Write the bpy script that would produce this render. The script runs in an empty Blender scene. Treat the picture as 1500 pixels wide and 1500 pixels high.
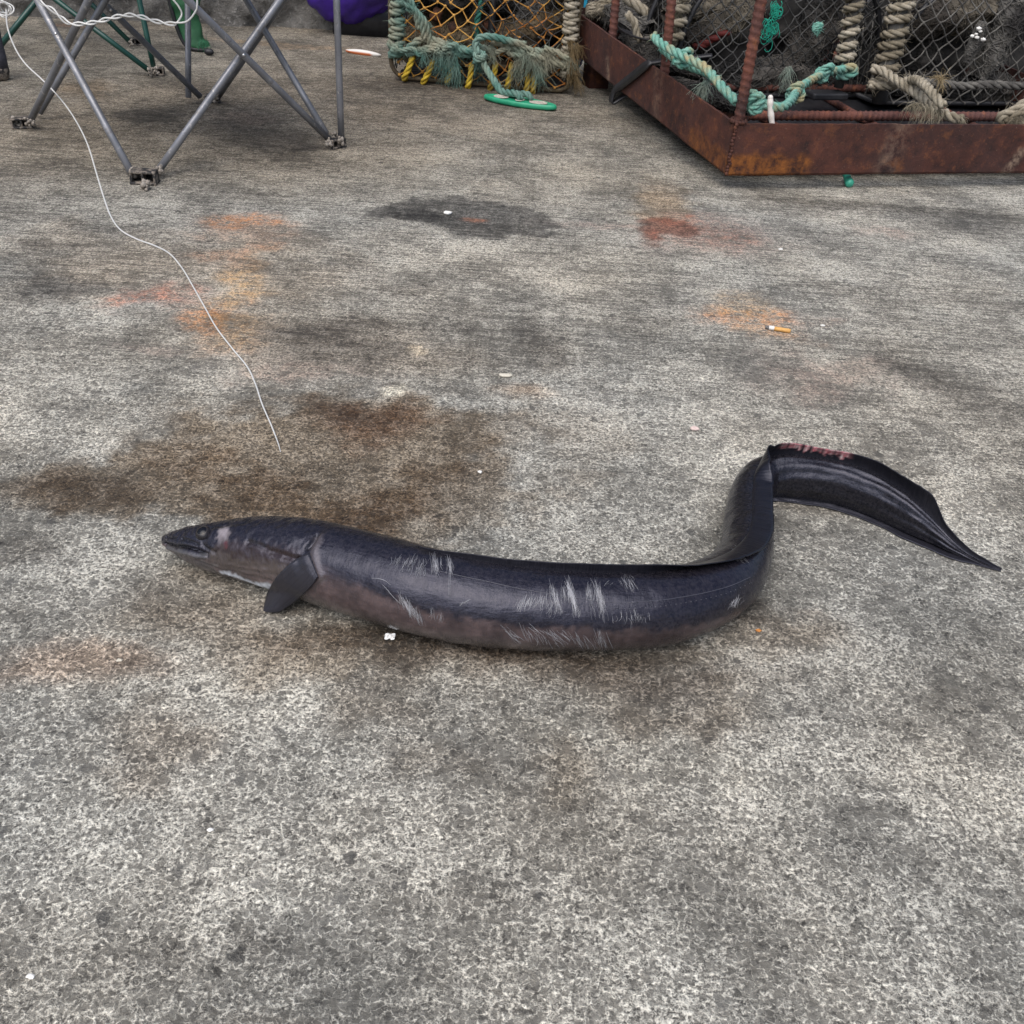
import bpy, math, random
from mathutils import Vector, noise
from mathutils.bvhtree import BVHTree

rnd = random.Random(7)
scene = bpy.context.scene
R_ = math.radians
V = Vector

# ------------------------------------------------------------------ camera
F = 1441.0                      # focal length in photograph pixels (1500 wide)
CAM_H = 0.75
PITCH, ROLL = R_(35.0), R_(4.0)
_R0, _U0 = V((1, 0, 0)), V((0, math.sin(PITCH), math.cos(PITCH)))
C_F = V((0, math.cos(PITCH), -math.sin(PITCH)))
C_R = _R0 * math.cos(ROLL) + _U0 * math.sin(ROLL)
C_U = -_R0 * math.sin(ROLL) + _U0 * math.cos(ROLL)
CAM = V((0, 0, CAM_H))
cd = bpy.data.cameras.new('camera')
cam = bpy.data.objects.new('camera', cd)
scene.collection.objects.link(cam)
from mathutils import Matrix
m = Matrix((C_R, C_U, -C_F)).transposed().to_4x4()
m.translation = CAM
cam.matrix_world = m
cd.sensor_width = 36.0
cd.lens = F / 1500 * 36.0
cd.clip_start = 0.02
cd.clip_end = 400
scene.camera = cam
scene.render.resolution_x = scene.render.resolution_y = 1024

# ------------------------------------------------------------------ light
SUN_EL, SUN_AZ = R_(60), R_(200)          # azimuth: compass from +Y, clockwise
world = bpy.data.worlds.new('World')
scene.world = world
world.use_nodes = True
wn = world.node_tree
wn.nodes.clear()
sky = wn.nodes.new('ShaderNodeTexSky')
sky.sky_type = 'NISHITA'
sky.sun_disc = False
sky.sun_elevation = SUN_EL
sky.sun_rotation = SUN_AZ
sky.air_density = 1.0
sky.dust_density = 4.0
sky.ozone_density = 1.0
bg = wn.nodes.new('ShaderNodeBackground')
bg.inputs['Strength'].default_value = 0.085
wo = wn.nodes.new('ShaderNodeOutputWorld')
wn.links.new(sky.outputs[0], bg.inputs[0])
wn.links.new(bg.outputs[0], wo.inputs[0])
sl = bpy.data.lights.new('sun', 'SUN')
sl.energy = 1.5
sl.angle = R_(70)
sl.color = (0.98, 0.985, 1.0)
so = bpy.data.objects.new('sun', sl)
scene.collection.objects.link(so)
sdir = V((math.sin(SUN_AZ) * math.cos(SUN_EL), math.cos(SUN_AZ) * math.cos(SUN_EL), math.sin(SUN_EL)))
so.rotation_euler = (-sdir).to_track_quat('-Z', 'Y').to_euler()
so.location = (0, 0, 6)
scene.view_settings.view_transform = 'Standard'
scene.view_settings.look = 'None'
scene.view_settings.exposure = 0.84
scene.view_settings.gamma = 1.0

# ------------------------------------------------------------------ placing helpers
def ray(px, py):
    return C_F + C_R * ((px - 750) / F) + C_U * ((750 - py) / F)

def G(px, py, h=0.0):                      # point of the level z = h seen at a photo pixel
    d = ray(px, py)
    return CAM + d * ((h - CAM_H) / d.z)

def D(px, py, Y):                          # point at distance Y seen at a photo pixel
    d = ray(px, py)
    return CAM + d * (Y / d.y)

def mpp(P):                                # metres per photo pixel at a point
    return (P - CAM).dot(C_F) / F

def lerp(a, b, t):
    return a + (b - a) * t

def smooth(e0, e1, x):
    t = max(0.0, min(1.0, (x - e0) / (e1 - e0)))
    return t * t * (3 - 2 * t)

def catmull(pts, n):                       # n samples per span through points (vectors or floats)
    out = []
    L = len(pts)
    for i in range(L - 1):
        p0, p1, p2, p3 = pts[max(i - 1, 0)], pts[i], pts[i + 1], pts[min(i + 2, L - 1)]
        for k in range(n):
            t = k / n
            out.append(0.5 * ((2 * p1) + (p2 - p0) * t + (2 * p0 - 5 * p1 + 4 * p2 - p3) * t * t
                              + (3 * p1 - p0 - 3 * p2 + p3) * t ** 3))
    out.append(pts[-1])
    return out

def resample(pts, ds):
    out = [pts[0].copy()]
    acc = 0.0
    for a, b in zip(pts, pts[1:]):
        L = (b - a).length
        if L < 1e-9:
            continue
        t = ds - acc
        while t <= L:
            out.append(a.lerp(b, t / L))
            t += ds
        acc = L - (t - ds)
    if (out[-1] - pts[-1]).length > ds * 0.3:
        out.append(pts[-1].copy())
    return out

def frames(pts):
    fr = []
    prev = None
    for i in range(len(pts)):
        t = (pts[min(i + 1, len(pts) - 1)] - pts[max(i - 1, 0)])
        t = t.normalized() if t.length > 1e-12 else V((0, 0, 1))
        if prev is None:
            a = V((0, 0, 1)) if abs(t.z) < 0.9 else V((1, 0, 0))
            n = t.cross(a).normalized()
        else:
            n = prev - t * prev.dot(t)
            n = n.normalized() if n.length > 1e-9 else t.orthogonal().normalized()
        prev = n
        fr.append((t, n, t.cross(n)))
    return fr

# ------------------------------------------------------------------ mesh builder
class MB:
    def __init__(s):
        s.v, s.f, s.c = [], [], []
        s.col = None                       # current vertex colour or None
    def vert(s, p):
        s.v.append(tuple(p))
        s.c.append(s.col or (1, 1, 1))
        return len(s.v) - 1
    def tube(s, pts, r, n=8, cap=True, rfun=None):
        fr = frames(pts)
        rings = []
        for i, (p, (t, a, b)) in enumerate(zip(pts, fr)):
            rr = r[i] if isinstance(r, (list, tuple)) else r
            ring = []
            for k in range(n):
                th = 2 * math.pi * k / n
                q = rr * (rfun(i, th) if rfun else 1.0)
                ring.append(s.vert(p + a * (math.cos(th) * q) + b * (math.sin(th) * q)))
            rings.append(ring)
        for A, B in zip(rings, rings[1:]):
            for k in range(n):
                s.f.append((A[k], A[(k + 1) % n], B[(k + 1) % n], B[k]))
        if cap:
            s.f.append(tuple(reversed(rings[0])))
            s.f.append(tuple(rings[-1]))
    def rope(s, pts, r, pitch=None, n=6, fuzz=0, fl=0.012, smoothn=0, cols=None, loose=0.0):
        if smoothn:
            pts = catmull(pts, smoothn)
        pitch = pitch or r * 6.5
        pts = resample(pts, pitch / 9)
        fr = frames(pts)
        base = s.col
        for k in range(3):
            q = []
            s.col = cols[k % len(cols)] if cols else base
            for i, (p, (t, a, b)) in enumerate(zip(pts, fr)):
                th = 2 * math.pi * (i / 9.0 + k / 3.0)
                ro = r * 0.53 * (1 + loose * noise.noise(p * 40 + V((k * 9, 0, 0))))
                q.append(p + a * (math.cos(th) * ro) + b * (math.sin(th) * ro))
            s.tube(q, r * 0.53, n)
        if fuzz:
            L = len(pts) * pitch / 9
            for _ in range(int(L * fuzz)):
                i = rnd.randrange(len(pts))
                t, a, b = fr[i]
                th = rnd.random() * 6.283
                o = a * math.cos(th) + b * math.sin(th)
                s.col = rnd.choice(cols) if cols else base
                s.fibre(pts[i] + o * r * 0.95, (o + t * rnd.uniform(-1.6, 1.6)).normalized(), fl * rnd.uniform(.4, 1.3), 0.0007)
        s.col = base
    def fibre(s, p, d, L, r, droop=0.3, seg=3, wig=0.25):
        pts = [p]
        d = d.copy()
        for i in range(seg):
            d = (d + V((rnd.uniform(-1, 1), rnd.uniform(-1, 1), rnd.uniform(-1, 1) - droop)) * wig).normalized()
            pts.append(pts[-1] + d * (L / seg))
        s.tube(pts, [r * (1 - 0.6 * i / seg) for i in range(seg + 1)], 3, cap=False)
    def fray(s, p, d, n, L, spread=0.6, r=0.0009, droop=0.5, floor=None):
        for _ in range(n):
            dd = (d.normalized() + V((rnd.gauss(0, 1), rnd.gauss(0, 1), rnd.gauss(0, 1))) * spread * 0.5).normalized()
            s.fibre(p + V((rnd.gauss(0, 1), rnd.gauss(0, 1), rnd.gauss(0, 1))) * L * 0.06, dd, L * rnd.uniform(.4, 1.1), r * .8, droop, 6, 0.5)
    def ball(s, c, r, n=6, m=4, sc=(1, 1, 1), jit=0.0):
        rows = []
        for i in range(m + 1):
            ph = math.pi * i / m
            rows.append([s.vert(c + V((sc[0] * math.sin(ph) * math.cos(2 * math.pi * k / n),
                                        sc[1] * math.sin(ph) * math.sin(2 * math.pi * k / n),
                                        sc[2] * math.cos(ph))) * r * (1 + rnd.uniform(-jit, jit)))
                         for k in range(n)])
        for A, B in zip(rows, rows[1:]):
            for k in range(n):
                s.f.append((A[k], B[k], B[(k + 1) % n], A[(k + 1) % n]))
    def box(s, c, ux, uy, uz, hx, hy, hz):
        i = [s.vert(c + ux * (hx * a) + uy * (hy * b) + uz * (hz * e)) for a in (-1, 1) for b in (-1, 1) for e in (-1, 1)]
        for q in ((0, 1, 3, 2), (4, 6, 7, 5), (0, 4, 5, 1), (2, 3, 7, 6), (0, 2, 6, 4), (1, 5, 7, 3)):
            s.f.append(tuple(i[k] for k in q))
    def grid(s, nu, nv, fn, colfn=None):
        ids = []
        for i in range(nu):
            row = []
            for j in range(nv):
                if colfn:
                    s.col = colfn(i / (nu - 1), j / (nv - 1))
                row.append(s.vert(fn(i / (nu - 1), j / (nv - 1))))
            ids.append(row)
        for i in range(nu - 1):
            for j in range(nv - 1):
                s.f.append((ids[i][j], ids[i + 1][j], ids[i + 1][j + 1], ids[i][j + 1]))
        s.col = None
        return ids
    def net(s, fn, nu, nv, r, jit=0.25, knot=2.2, skip=0.0, n=5, sub=2):
        """diamond netting over a patch fn(u, v)"""
        P = {}
        for i in range(nu + 1):
            for j in range(nv + 1):
                if (i + j) % 2 == 0:
                    u = min(1, max(0, (i + (rnd.uniform(-jit, jit) if 0 < i < nu else 0)) / nu))
                    v = min(1, max(0, (j + (rnd.uniform(-jit, jit) if 0 < j < nv else 0)) / nv))
                    P[i, j] = (u, v)
        for (i, j), (u, v) in P.items():
            if knot:
                s.ball(fn(u, v), r * knot, 6, 4, jit=.15)
            for dj in (-1, 1):
                if (i + 1, j + dj) in P and rnd.random() >= skip:
                    u2, v2 = P[i + 1, j + dj]
                    pts = [fn(lerp(u, u2, t / sub), lerp(v, v2, t / sub)) for t in range(sub + 1)]
                    for q in pts[1:-1]:
                        q += V((rnd.uniform(-1, 1), rnd.uniform(-1, 1), rnd.uniform(-1.5, .5))) * r
                    s.tube(pts, r, n, cap=False)
    def build(s, name, mat, parent=None, loc=None, smooth_=True, label=None, cat=None, group=None, kind=None, colattr=False):
        if parent is not None:
            off = V(parent['_o'])
            o_loc = V((0, 0, 0))
        else:
            xs = [p[0] for p in s.v]; ys = [p[1] for p in s.v]; zs = [p[2] for p in s.v]
            off = V(loc) if loc is not None else V(((min(xs) + max(xs)) / 2, (min(ys) + max(ys)) / 2, min(zs)))
            o_loc = off
        me = bpy.data.meshes.new(name)
        me.from_pydata([(p[0] - off.x, p[1] - off.y, p[2] - off.z) for p in s.v], [], s.f)
        if any(c != (1, 1, 1) for c in s.c):
            at = me.color_attributes.new('col', 'FLOAT_COLOR', 'POINT')
            buf = []
            for c in s.c:
                buf += [c[0], c[1], c[2], 1.0]
            at.data.foreach_set('color', buf)
        me.polygons.foreach_set('use_smooth', [smooth_] * len(me.polygons))
        me.materials.append(mat)
        me.update()
        o = bpy.data.objects.new(name, me)
        scene.collection.objects.link(o)
        o.location = o_loc
        o['_o'] = tuple(off)
        if parent is not None:
            o.parent = parent
        if label: o['label'] = label
        if cat: o['category'] = cat
        if group: o['group'] = group
        if kind: o['kind'] = kind
        return o

def thing(name, loc, label, cat, group=None):
    o = bpy.data.objects.new(name, None)
    scene.collection.objects.link(o)
    o.location = loc
    o.empty_display_size = 0.05
    o['_o'] = tuple(loc)
    o['label'] = label
    o['category'] = cat
    if group: o['group'] = group
    return o

# ------------------------------------------------------------------ material helpers
class NT:
    def __init__(s, name):
        s.m = bpy.data.materials.new(name)
        s.m.use_nodes = True
        s.t = s.m.node_tree
        s.t.nodes.clear()
        s.out = s.t.nodes.new('ShaderNodeOutputMaterial')
        s.b = s.t.nodes.new('ShaderNodeBsdfPrincipled')
        s.t.links.new(s.b.outputs[0], s.out.inputs[0])
    def n(s, typ, **kw):
        x = s.t.nodes.new('ShaderNode' + typ)
        for k, v in kw.items():
            setattr(x, k, v)
        return x
    def put(s, sock, val):
        if isinstance(val, bpy.types.NodeSocket):
            s.t.links.new(val, sock)
        elif val is not None:
            if sock.type == 'RGBA' and len(val) == 3:
                val = (*val, 1)
            sock.default_value = val
    def co(s, kind='Object'):
        return s.n('TexCoord').outputs[kind]
    def mapping(s, vec, scale=(1, 1, 1), loc=(0, 0, 0), rot=(0, 0, 0)):
        x = s.n('Mapping')
        s.put(x.inputs[0], vec)
        x.inputs['Scale'].default_value = scale
        x.inputs['Location'].default_value = loc
        x.inputs['Rotation'].default_value = rot
        return x.outputs[0]
    def noise(s, vec, scale, detail=4, rough=.55, dist=0, col=False):
        x = s.n('TexNoise')
        s.put(x.inputs['Vector'], vec)
        x.inputs['Scale'].default_value = scale
        x.inputs['Detail'].default_value = detail
        x.inputs['Roughness'].default_value = rough
        x.inputs['Distortion'].default_value = dist
        return x.outputs['Color' if col else 'Fac']
    def voro(s, vec, scale, feature='F1', out='Distance', rand=1.0):
        x = s.n('TexVoronoi', feature=feature)
        s.put(x.inputs['Vector'], vec)
        x.inputs['Scale'].default_value = scale
        x.inputs['Randomness'].default_value = rand
        return x.outputs[out]
    def rng(s, val, a, b, c=0.0, d=1.0, sm=False):
        x = s.n('MapRange')
        if sm: x.interpolation_type = 'SMOOTHSTEP'
        s.put(x.inputs[0], val)
        for i, q in zip((1, 2, 3, 4), (a, b, c, d)):
            s.put(x.inputs[i], q)
        return x.outputs[0]
    def math(s, op, a, b=None, clamp=False):
        x = s.n('Math', operation=op)
        x.use_clamp = clamp
        s.put(x.inputs[0], a)
        if b is not None: s.put(x.inputs[1], b)
        return x.outputs[0]
    def vmath(s, op, a, b=None, out=0):
        x = s.n('VectorMath', operation=op)
        s.put(x.inputs[0], a)
        if b is not None: s.put(x.inputs[1], b)
        return x.outputs[out]
    def mix(s, fac, a, b, mode='MIX'):
        x = s.n('Mix', data_type='RGBA', blend_type=mode)
        s.put(x.inputs[0], fac)
        s.put(x.inputs[6], a)
        s.put(x.inputs[7], b)
        return x.outputs[2]
    def attr(s, name='col'):
        x = s.n('Attribute')
        x.attribute_name = name
        return x.outputs['Color']
    def bump(s, h, strength=.5, dist=.002, normal=None):
        x = s.n('Bump')
        x.inputs['Strength'].default_value = strength
        x.inputs['Distance'].default_value = dist
        s.put(x.inputs['Height'], h)
        if normal is not None: s.put(x.inputs['Normal'], normal)
        return x.outputs[0]
    def set(s, **kw):
        names = {'col': 'Base Color', 'rough': 'Roughness', 'metal': 'Metallic', 'spec': 'Specular IOR Level',
                 'coat': 'Coat Weight', 'coatr': 'Coat Roughness', 'nrm': 'Normal', 'trans': 'Transmission Weight',
                 'sss': 'Subsurface Weight', 'alpha': 'Alpha', 'coatn': 'Coat Normal', 'stint': 'Specular Tint', 'ctint': 'Coat Tint'}
        for k, v in kw.items():
            s.put(s.b.inputs[names[k]], v)
        return s.m

def mat_var(name, c1, c2, scale=30, rough=.6, bump=.3, bscale=200, bd=.001, metal=0, spec=.5, coat=0):
    t = NT(name)
    o = t.co()
    n1 = t.noise(o, scale, 5, .6)
    f = t.rng(n1, .32, .68)
    return t.set(col=t.mix(f, c1, c2), rough=rough, metal=metal, spec=spec, coat=coat,
                 nrm=t.bump(t.noise(o, bscale, 4), bump, bd))

def mat_fibre(name, c1, c2, c3=None, scale=50, rough=.85):
    """rope / twine: colour varies along it, fine fibre grain"""
    t = NT(name)
    o = t.co()
    f = t.rng(t.noise(o, scale, 5, .65), .35, .65)
    c = t.mix(f, c1, c2)
    if c3:
        c = t.mix(t.rng(t.noise(o, scale * .22, 3), .48, .62), c, c3)
    g = t.noise(o, 700, 2)
    c = t.mix(t.rng(g, .3, .7, .0, .35), c, (.02, .02, .02))
    return t.set(col=c, rough=rough, spec=.2, nrm=t.bump(g, .6, .002))

# ================================================================== GROUND
import numpy as np
def ground_material():
    t = NT('weathered_concrete')
    pos = t.co()
    stain = t.attr('stain')
    wetrust = t.n('Attribute'); wetrust.attribute_name = 'wear'
    sw = t.n('SeparateColor'); t.put(sw.inputs[0], wetrust.outputs['Color'])
    wet, rust, skinb = sw.outputs[0], sw.outputs[1], sw.outputs[2]
    n9 = t.noise(pos, 9, 5, .65)
    n34 = t.noise(pos, 38, 4, .65)
    g1 = t.noise(pos, 120, 3, .65)
    g2 = t.noise(pos, 260, 3, .75)
    wob = t.vmath('SCALE', t.vmath('SUBTRACT', t.noise(pos, 150, 2, .6, col=True), (.5, .5, .5)))
    wob.node.inputs['Scale'].default_value = .009
    ed = t.voro(t.vmath('ADD', pos, wob), 135, 'DISTANCE_TO_EDGE')
    blob = t.noise(pos, 80, 2, .55)
    streak = t.noise(t.mapping(pos, (7, 150, 1), rot=(0, 0, R_(-4))), 1, 4, .7)
    sepp = t.n('SeparateXYZ'); t.put(sepp.inputs[0], pos)
    far = t.rng(sepp.outputs[1], .8, 2.0, .15, 1, True)
    # pale cement skin left as a ragged net between worn dark grains
    keep = t.math('ADD', t.math('MULTIPLY', n9, 1.0), t.math('MULTIPLY', n34, 1.1))
    keep = t.math('ADD', keep, t.math('MULTIPLY', t.math('MULTIPLY', t.math('SUBTRACT', streak, .5), far), 2.0))
    keep = t.math('ADD', keep, t.math('MULTIPLY', t.math('SUBTRACT', skinb, .5), .55))
    keep = t.rng(keep, .74, 1.36)
    w = t.math('ADD', t.math('MULTIPLY', keep, .058), .010)
    r2 = t.math('ABSOLUTE', t.math('SUBTRACT', g2, .5))
    net1 = t.rng(t.math('DIVIDE', ed, t.math('MULTIPLY', w, 4.2)), .25, 1.0, 1, 0)
    net1 = t.math('MULTIPLY', net1, t.rng(g2, .38, .56))
    net2 = t.rng(t.math('DIVIDE', r2, w), .30, 1.15, 1, 0)
    white = t.math('MAXIMUM', t.math('MULTIPLY', net1, t.rng(keep, 0, .5, .45, 1)), t.math('MULTIPLY', net2, t.rng(keep, .1, .8, .1, .95)))
    white = t.math('MULTIPLY', white, t.rng(g1, .36, .52, .2, 1))
    grain = t.rng(t.math('ADD', t.math('MULTIPLY', g2, .6), t.math('MULTIPLY', blob, .6)), .47, .74)
    g = t.mix(grain, (.056, .054, .052), (.205, .20, .188))
    g = t.mix(t.rng(n34, .50, .66, 0, .55), g, (.17, .165, .155))
    wcol = t.mix(g2, (.44, .425, .39), (.80, .78, .73))
    base = t.mix(white, g, wcol)
    # worn aggregate: separate dark grains showing through the pale skin
    gv = t.n('TexVoronoi', feature='F1')
    t.put(gv.inputs['Vector'], t.vmath('ADD', pos, wob)); gv.inputs['Scale'].default_value = 112
    gc = t.n('SeparateColor'); t.put(gc.inputs[0], gv.outputs['Color'])
    gm = t.math('MULTIPLY', t.rng(t.math('ADD', gv.outputs['Distance'], t.math('MULTIPLY', t.math('SUBTRACT', g2, .5), .6)), .46, .36), t.rng(t.math('ADD', gc.outputs[0], t.math('MULTIPLY', t.math('SUBTRACT', .5, keep), .35)),   .52, .60, 0, .68))
    base = t.mix(gm, base, t.mix(gc.outputs[1], (.065, .063, .06), (.18, .173, .16)))
    # single darker stones and pits
    st = t.n('TexVoronoi', feature='F1')
    t.put(st.inputs['Vector'], pos); st.inputs['Scale'].default_value = 42
    sc = t.n('SeparateColor'); t.put(sc.inputs[0], st.outputs['Color'])
    dist = t.math('ADD', st.outputs['Distance'], t.math('MULTIPLY', t.math('SUBTRACT', g1, .5), .9))
    smask = t.math('MULTIPLY', t.rng(dist, .33, .22), t.rng(sc.outputs[0], .84, .88, 0, .75))
    base = t.mix(smask, base, t.mix(sc.outputs[1], (.05, .05, .052), (.21, .205, .195)))
    pits = t.rng(blob, .32, .25, 0, .6)
    base = t.mix(pits, base, (.022, .021, .02))
    rk = t.math('MULTIPLY', rust, t.rng(t.math('ADD', t.math('MULTIPLY', n34, .6), t.math('MULTIPLY', g1, .5)), .42, .64))
    stf = t.rng(t.math('ADD', t.math('MULTIPLY', n34, .7), t.math('MULTIPLY', g1, .5)), .40, .70, 1.12, .86)
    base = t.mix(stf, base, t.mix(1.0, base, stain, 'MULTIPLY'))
    base = t.mix(1.0, base, (1.06, 1.045, .99), 'MULTIPLY')
    rustc = t.mix(1.0, t.mix(.35, base, (.2, .2, .2)), t.attr('rustcol'), 'MULTIPLY')
    base = t.mix(rk, base, rustc)
    h = t.math('ADD', t.math('MULTIPLY', white, .55), t.math('MULTIPLY', g2, .8))
    h = t.math('ADD', h, t.math('MULTIPLY', blob, .8))
    h = t.math('ADD', h, t.math('MULTIPLY', n34, 1.4))
    return t.set(col=base, rough=t.rng(wet, 0, 1, .9, .48), spec=.3, nrm=t.bump(h, .8, .0026))

WTD = (.40, .345, .30)
BRW, DRK, OIL = (.56, .46, .365), (.45, .43, .42), (.26, .26, .27)
ORG, RED, TAN, YEL, PNK, PAL = (1.60, .74, .34), (1.45, .70, .52), (1.2, .92, .66), (1.5, .98, .46), (1.3, .95, .82), (1.5, 1.5, 1.5)
S = [  # px, py, rx, ry, colour, strength, softness, fine outline; stains and some painted shade
    (480, 665, 260, 95, BRW, .95, .45, 0), (330, 725, 350, 50, BRW, .9, .45, 0), (640, 735, 160, 75, BRW, .75, .5, 0), (540, 600, 110, 30, BRW, .7, .5, 1), (300, 860, 130, 40, BRW, .5, .7, 1), (470, 930, 150, 30, BRW, .5, .7, 1), (610, 932, 150, 17, WTD, .8, .6, 1), (800, 957, 190, 16, WTD, .85, .6, 1), (960, 950, 110, 18, WTD, .8, .6, 1), (1085, 895, 46, 24, WTD, .7, .6, 1), (330, 840, 80, 14, WTD, .6, .6, 1), (430, 880, 60, 16, WTD, .7, .6, 1), (1220, 740, 110, 10, WTD, .5, .7, 1),
    (90, 720, 190, 40, BRW, .75, .8, 0), (520, 615, 110, 34, (.78, .52, .38), .6, .8, 0), (30, 800, 90, 26, DRK, .6, .8, 0),
    (330, 900, 190, 55, BRW, .55, .9, 0), (490, 960, 230, 55, BRW, .7, .9, 0), (800, 965, 430, 34, (.42, .36, .32), .9, .9, 0),
    (980, 1015, 170, 60, BRW, .6, .9, 0), (1120, 930, 130, 40, BRW, .6, .9, 0), (690, 930, 300, 40, BRW, .5, .9, 0),
    (560, 1040, 110, 50, BRW, .45, .9, 0), (540, 500, 220, 60, (.6, .52, .46), .55, .9, 0), (760, 640, 130, 60, BRW, .35, .9, 0),
    (690, 317, 130, 22, OIL, .85, .25, 1), (590, 315, 60, 10, OIL, .8, .4, 1), (980, 338, 62, 18, (.42, .26, .22), .95, .4, 1),
    (80, 420, 80, 24, OIL, .75, .8, 1), (490, 500, 120, 36, OIL, .65, .8, 1), (390, 212, 95, 22, OIL, .75, .7, 1),
    (215, 168, 56, 11, OIL, .7, .6, 1), (795, 500, 50, 50, DRK, .75, .9, 1), (840, 575, 60, 22, DRK, .5, .8, 1),
    (1420, 330, 120, 22, OIL, .55, .9, 1), (1270, 304, 290, 9, (.30, .29, .28), .75, .9, 1), (1400, 570, 170, 60, DRK, .4, .9, 0),  # long thin strip: shade below the crate's front beam painted into the colour
    (1250, 590, 70, 16, OIL, .4, .9, 1), (660, 460, 90, 26, DRK, .4, .9, 1), (400, 395, 60, 18, OIL, .5, .9, 1),
    (200, 1080, 160, 60, (.75, .64, .55), .5, .9, 0), (90, 960, 170, 40, (1.0, .78, .66), .7, .9, 0), (640, 1130, 90, 40, BRW, .35, .9, 0),
    (820, 1130, 50, 70, (.6, .5, .4), .5, .9, 0), (240, 1400, 120, 50, DRK, .35, .9, 0), (380, 1360, 60, 26, DRK, .5, .9, 1), (1240, 1230, 50, 30, OIL, .25, .9, 1),
    (700, 1330, 150, 40, DRK, .3, .9, 0), (400, 1500, 120, 40, BRW, .3, .9, 0),
    (352, 325, 66, 14, ORG, .95, .8, 1), (335, 345, 120, 14, (1.4, .8, .5), .6, .9, 1), (375, 375, 30, 24, ORG, .7, .9, 1), (355, 500, 60, 16, ORG, .6, .9, 1), (290, 440, 90, 12, RED, .5, .9, 1), (350, 405, 26, 12, YEL, .8, .9, 1),
    (230, 505, 90, 14, PNK, .6, .9, 1), (1000, 330, 50, 7, RED, .9, .8, 1), (1080, 352, 60, 10, PNK, .8, .9, 1), (900, 330, 120, 5, RED, .45, .9, 1), (750, 575, 60, 14, (1.2, .85, .6), .5, .9, 1), (1180, 900, 40, 10, (1.4, .9, .5), .4, .9, 1),
    (560, 470, 60, 12, DRK, .6, .8, 1), (600, 420, 70, 10, DRK, .5, .8, 1), (440, 440, 50, 14, DRK, .6, .8, 1), (700, 480, 50, 10, DRK, .5, .8, 1), (960, 470, 60, 8, DRK, .4, .8, 1), (640, 575, 60, 10, DRK, .6, .8, 1), (150, 330, 70, 8, DRK, .5, .8, 1),
    (60, 360, 60, 7, DRK, .6, .8, 1), (210, 460, 50, 9, DRK, .6, .8, 1), (860, 700, 60, 14, BRW, .35, .8, 1), (1330, 540, 70, 10, DRK, .5, .8, 1), (1230, 420, 90, 8, DRK, .35, .8, 1), (1440, 450, 80, 10, DRK, .4, .8, 1), (310, 375, 80, 14, (1.35, .78, .5), .8, .9, 1), (236, 435, 60, 16, RED, .9, .8, 1),
    (365, 430, 30, 55, YEL, .8, .9, 1), (345, 462, 55, 18, ORG, .9, .9, 1), (385, 480, 45, 24, YEL, .7, .9, 1),
    (1110, 474, 92, 15, ORG, .9, .8, 1), (1100, 455, 60, 18, YEL, .6, .9, 1), (1150, 497, 80, 20, (1.45, .85, .45), .75, .9, 1),
    (1040, 345, 110, 24, RED, .7, .9, 1), (975, 300, 60, 45, TAN, .7, .9, 1), (965, 345, 20, 5, RED, .9, .6, 1), (690, 322, 30, 4, (2.6, .9, .4), .8, .6, 1),
    (1230, 560, 170, 40, PNK, .7, .9, 0), (1290, 345, 60, 10, RED, .5, .9, 1), (360, 175, 70, 22, (1.3, .8, .6), .5, .9, 1),
    (250, 385, 330, 60, TAN, .35, .9, 0), (440, 540, 160, 30, PNK, .7, .9, 0), (1010, 60, 10, 4, TAN, .1, .9, 1),
    (420, 66, 190, 6, (1.5, 1.12, .75), .8, .8, 1), (105, 38, 20, 4, ORG, .7, .7, 1), (120, 130, 60, 16, (.8, .6, .4), .6, .9, 1),
    (1230, 745, 260, 26, PAL, .55, .9, 0), (1120, 650, 330, 130, (1.22, 1.22, 1.22), .6, .9, 0), (800, 620, 250, 60, (1.2, 1.2, 1.2), .6, .9, 0),
    (1350, 800, 200, 40, PAL, .4, .9, 0), (150, 620, 240, 60, (1.2, 1.2, 1.2), .6, .9, 0), (900, 1080, 260, 50, (1.2, 1.18, 1.14), .6, .9, 0),
    (330, 515, 40, 5, PAL, .8, .7, 1), (610, 512, 14, 9, (2, 1.9, 1.7), .8, .5, 1), (575, 570, 22, 11, (2, 1.95, 1.8), .8, .5, 1),
    (430, 1050, 60, 26, PAL, .5, .9, 1), (70, 1320, 130, 60, PAL, .3, .9, 0), (1150, 1450, 260, 60, (1.15, 1.15, 1.15), .6, .9, 0),
    (300, 70, 520, 160, (.48, .41, .34), .70, .8, 0), (700, 150, 420, 70, (.62, .56, .50), .7, .9, 0), (1010, 200, 150, 60, (.66, .64, .62), .6, .9, 0),  # first ellipse: dirt, deepened to paint in shade under the chair
    (680, 128, 170, 22, (.35, .32, .30), .8, .8, 1), (640, 250, 600, 60, (.78, .74, .69), .6, .9, 0),
]

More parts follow.
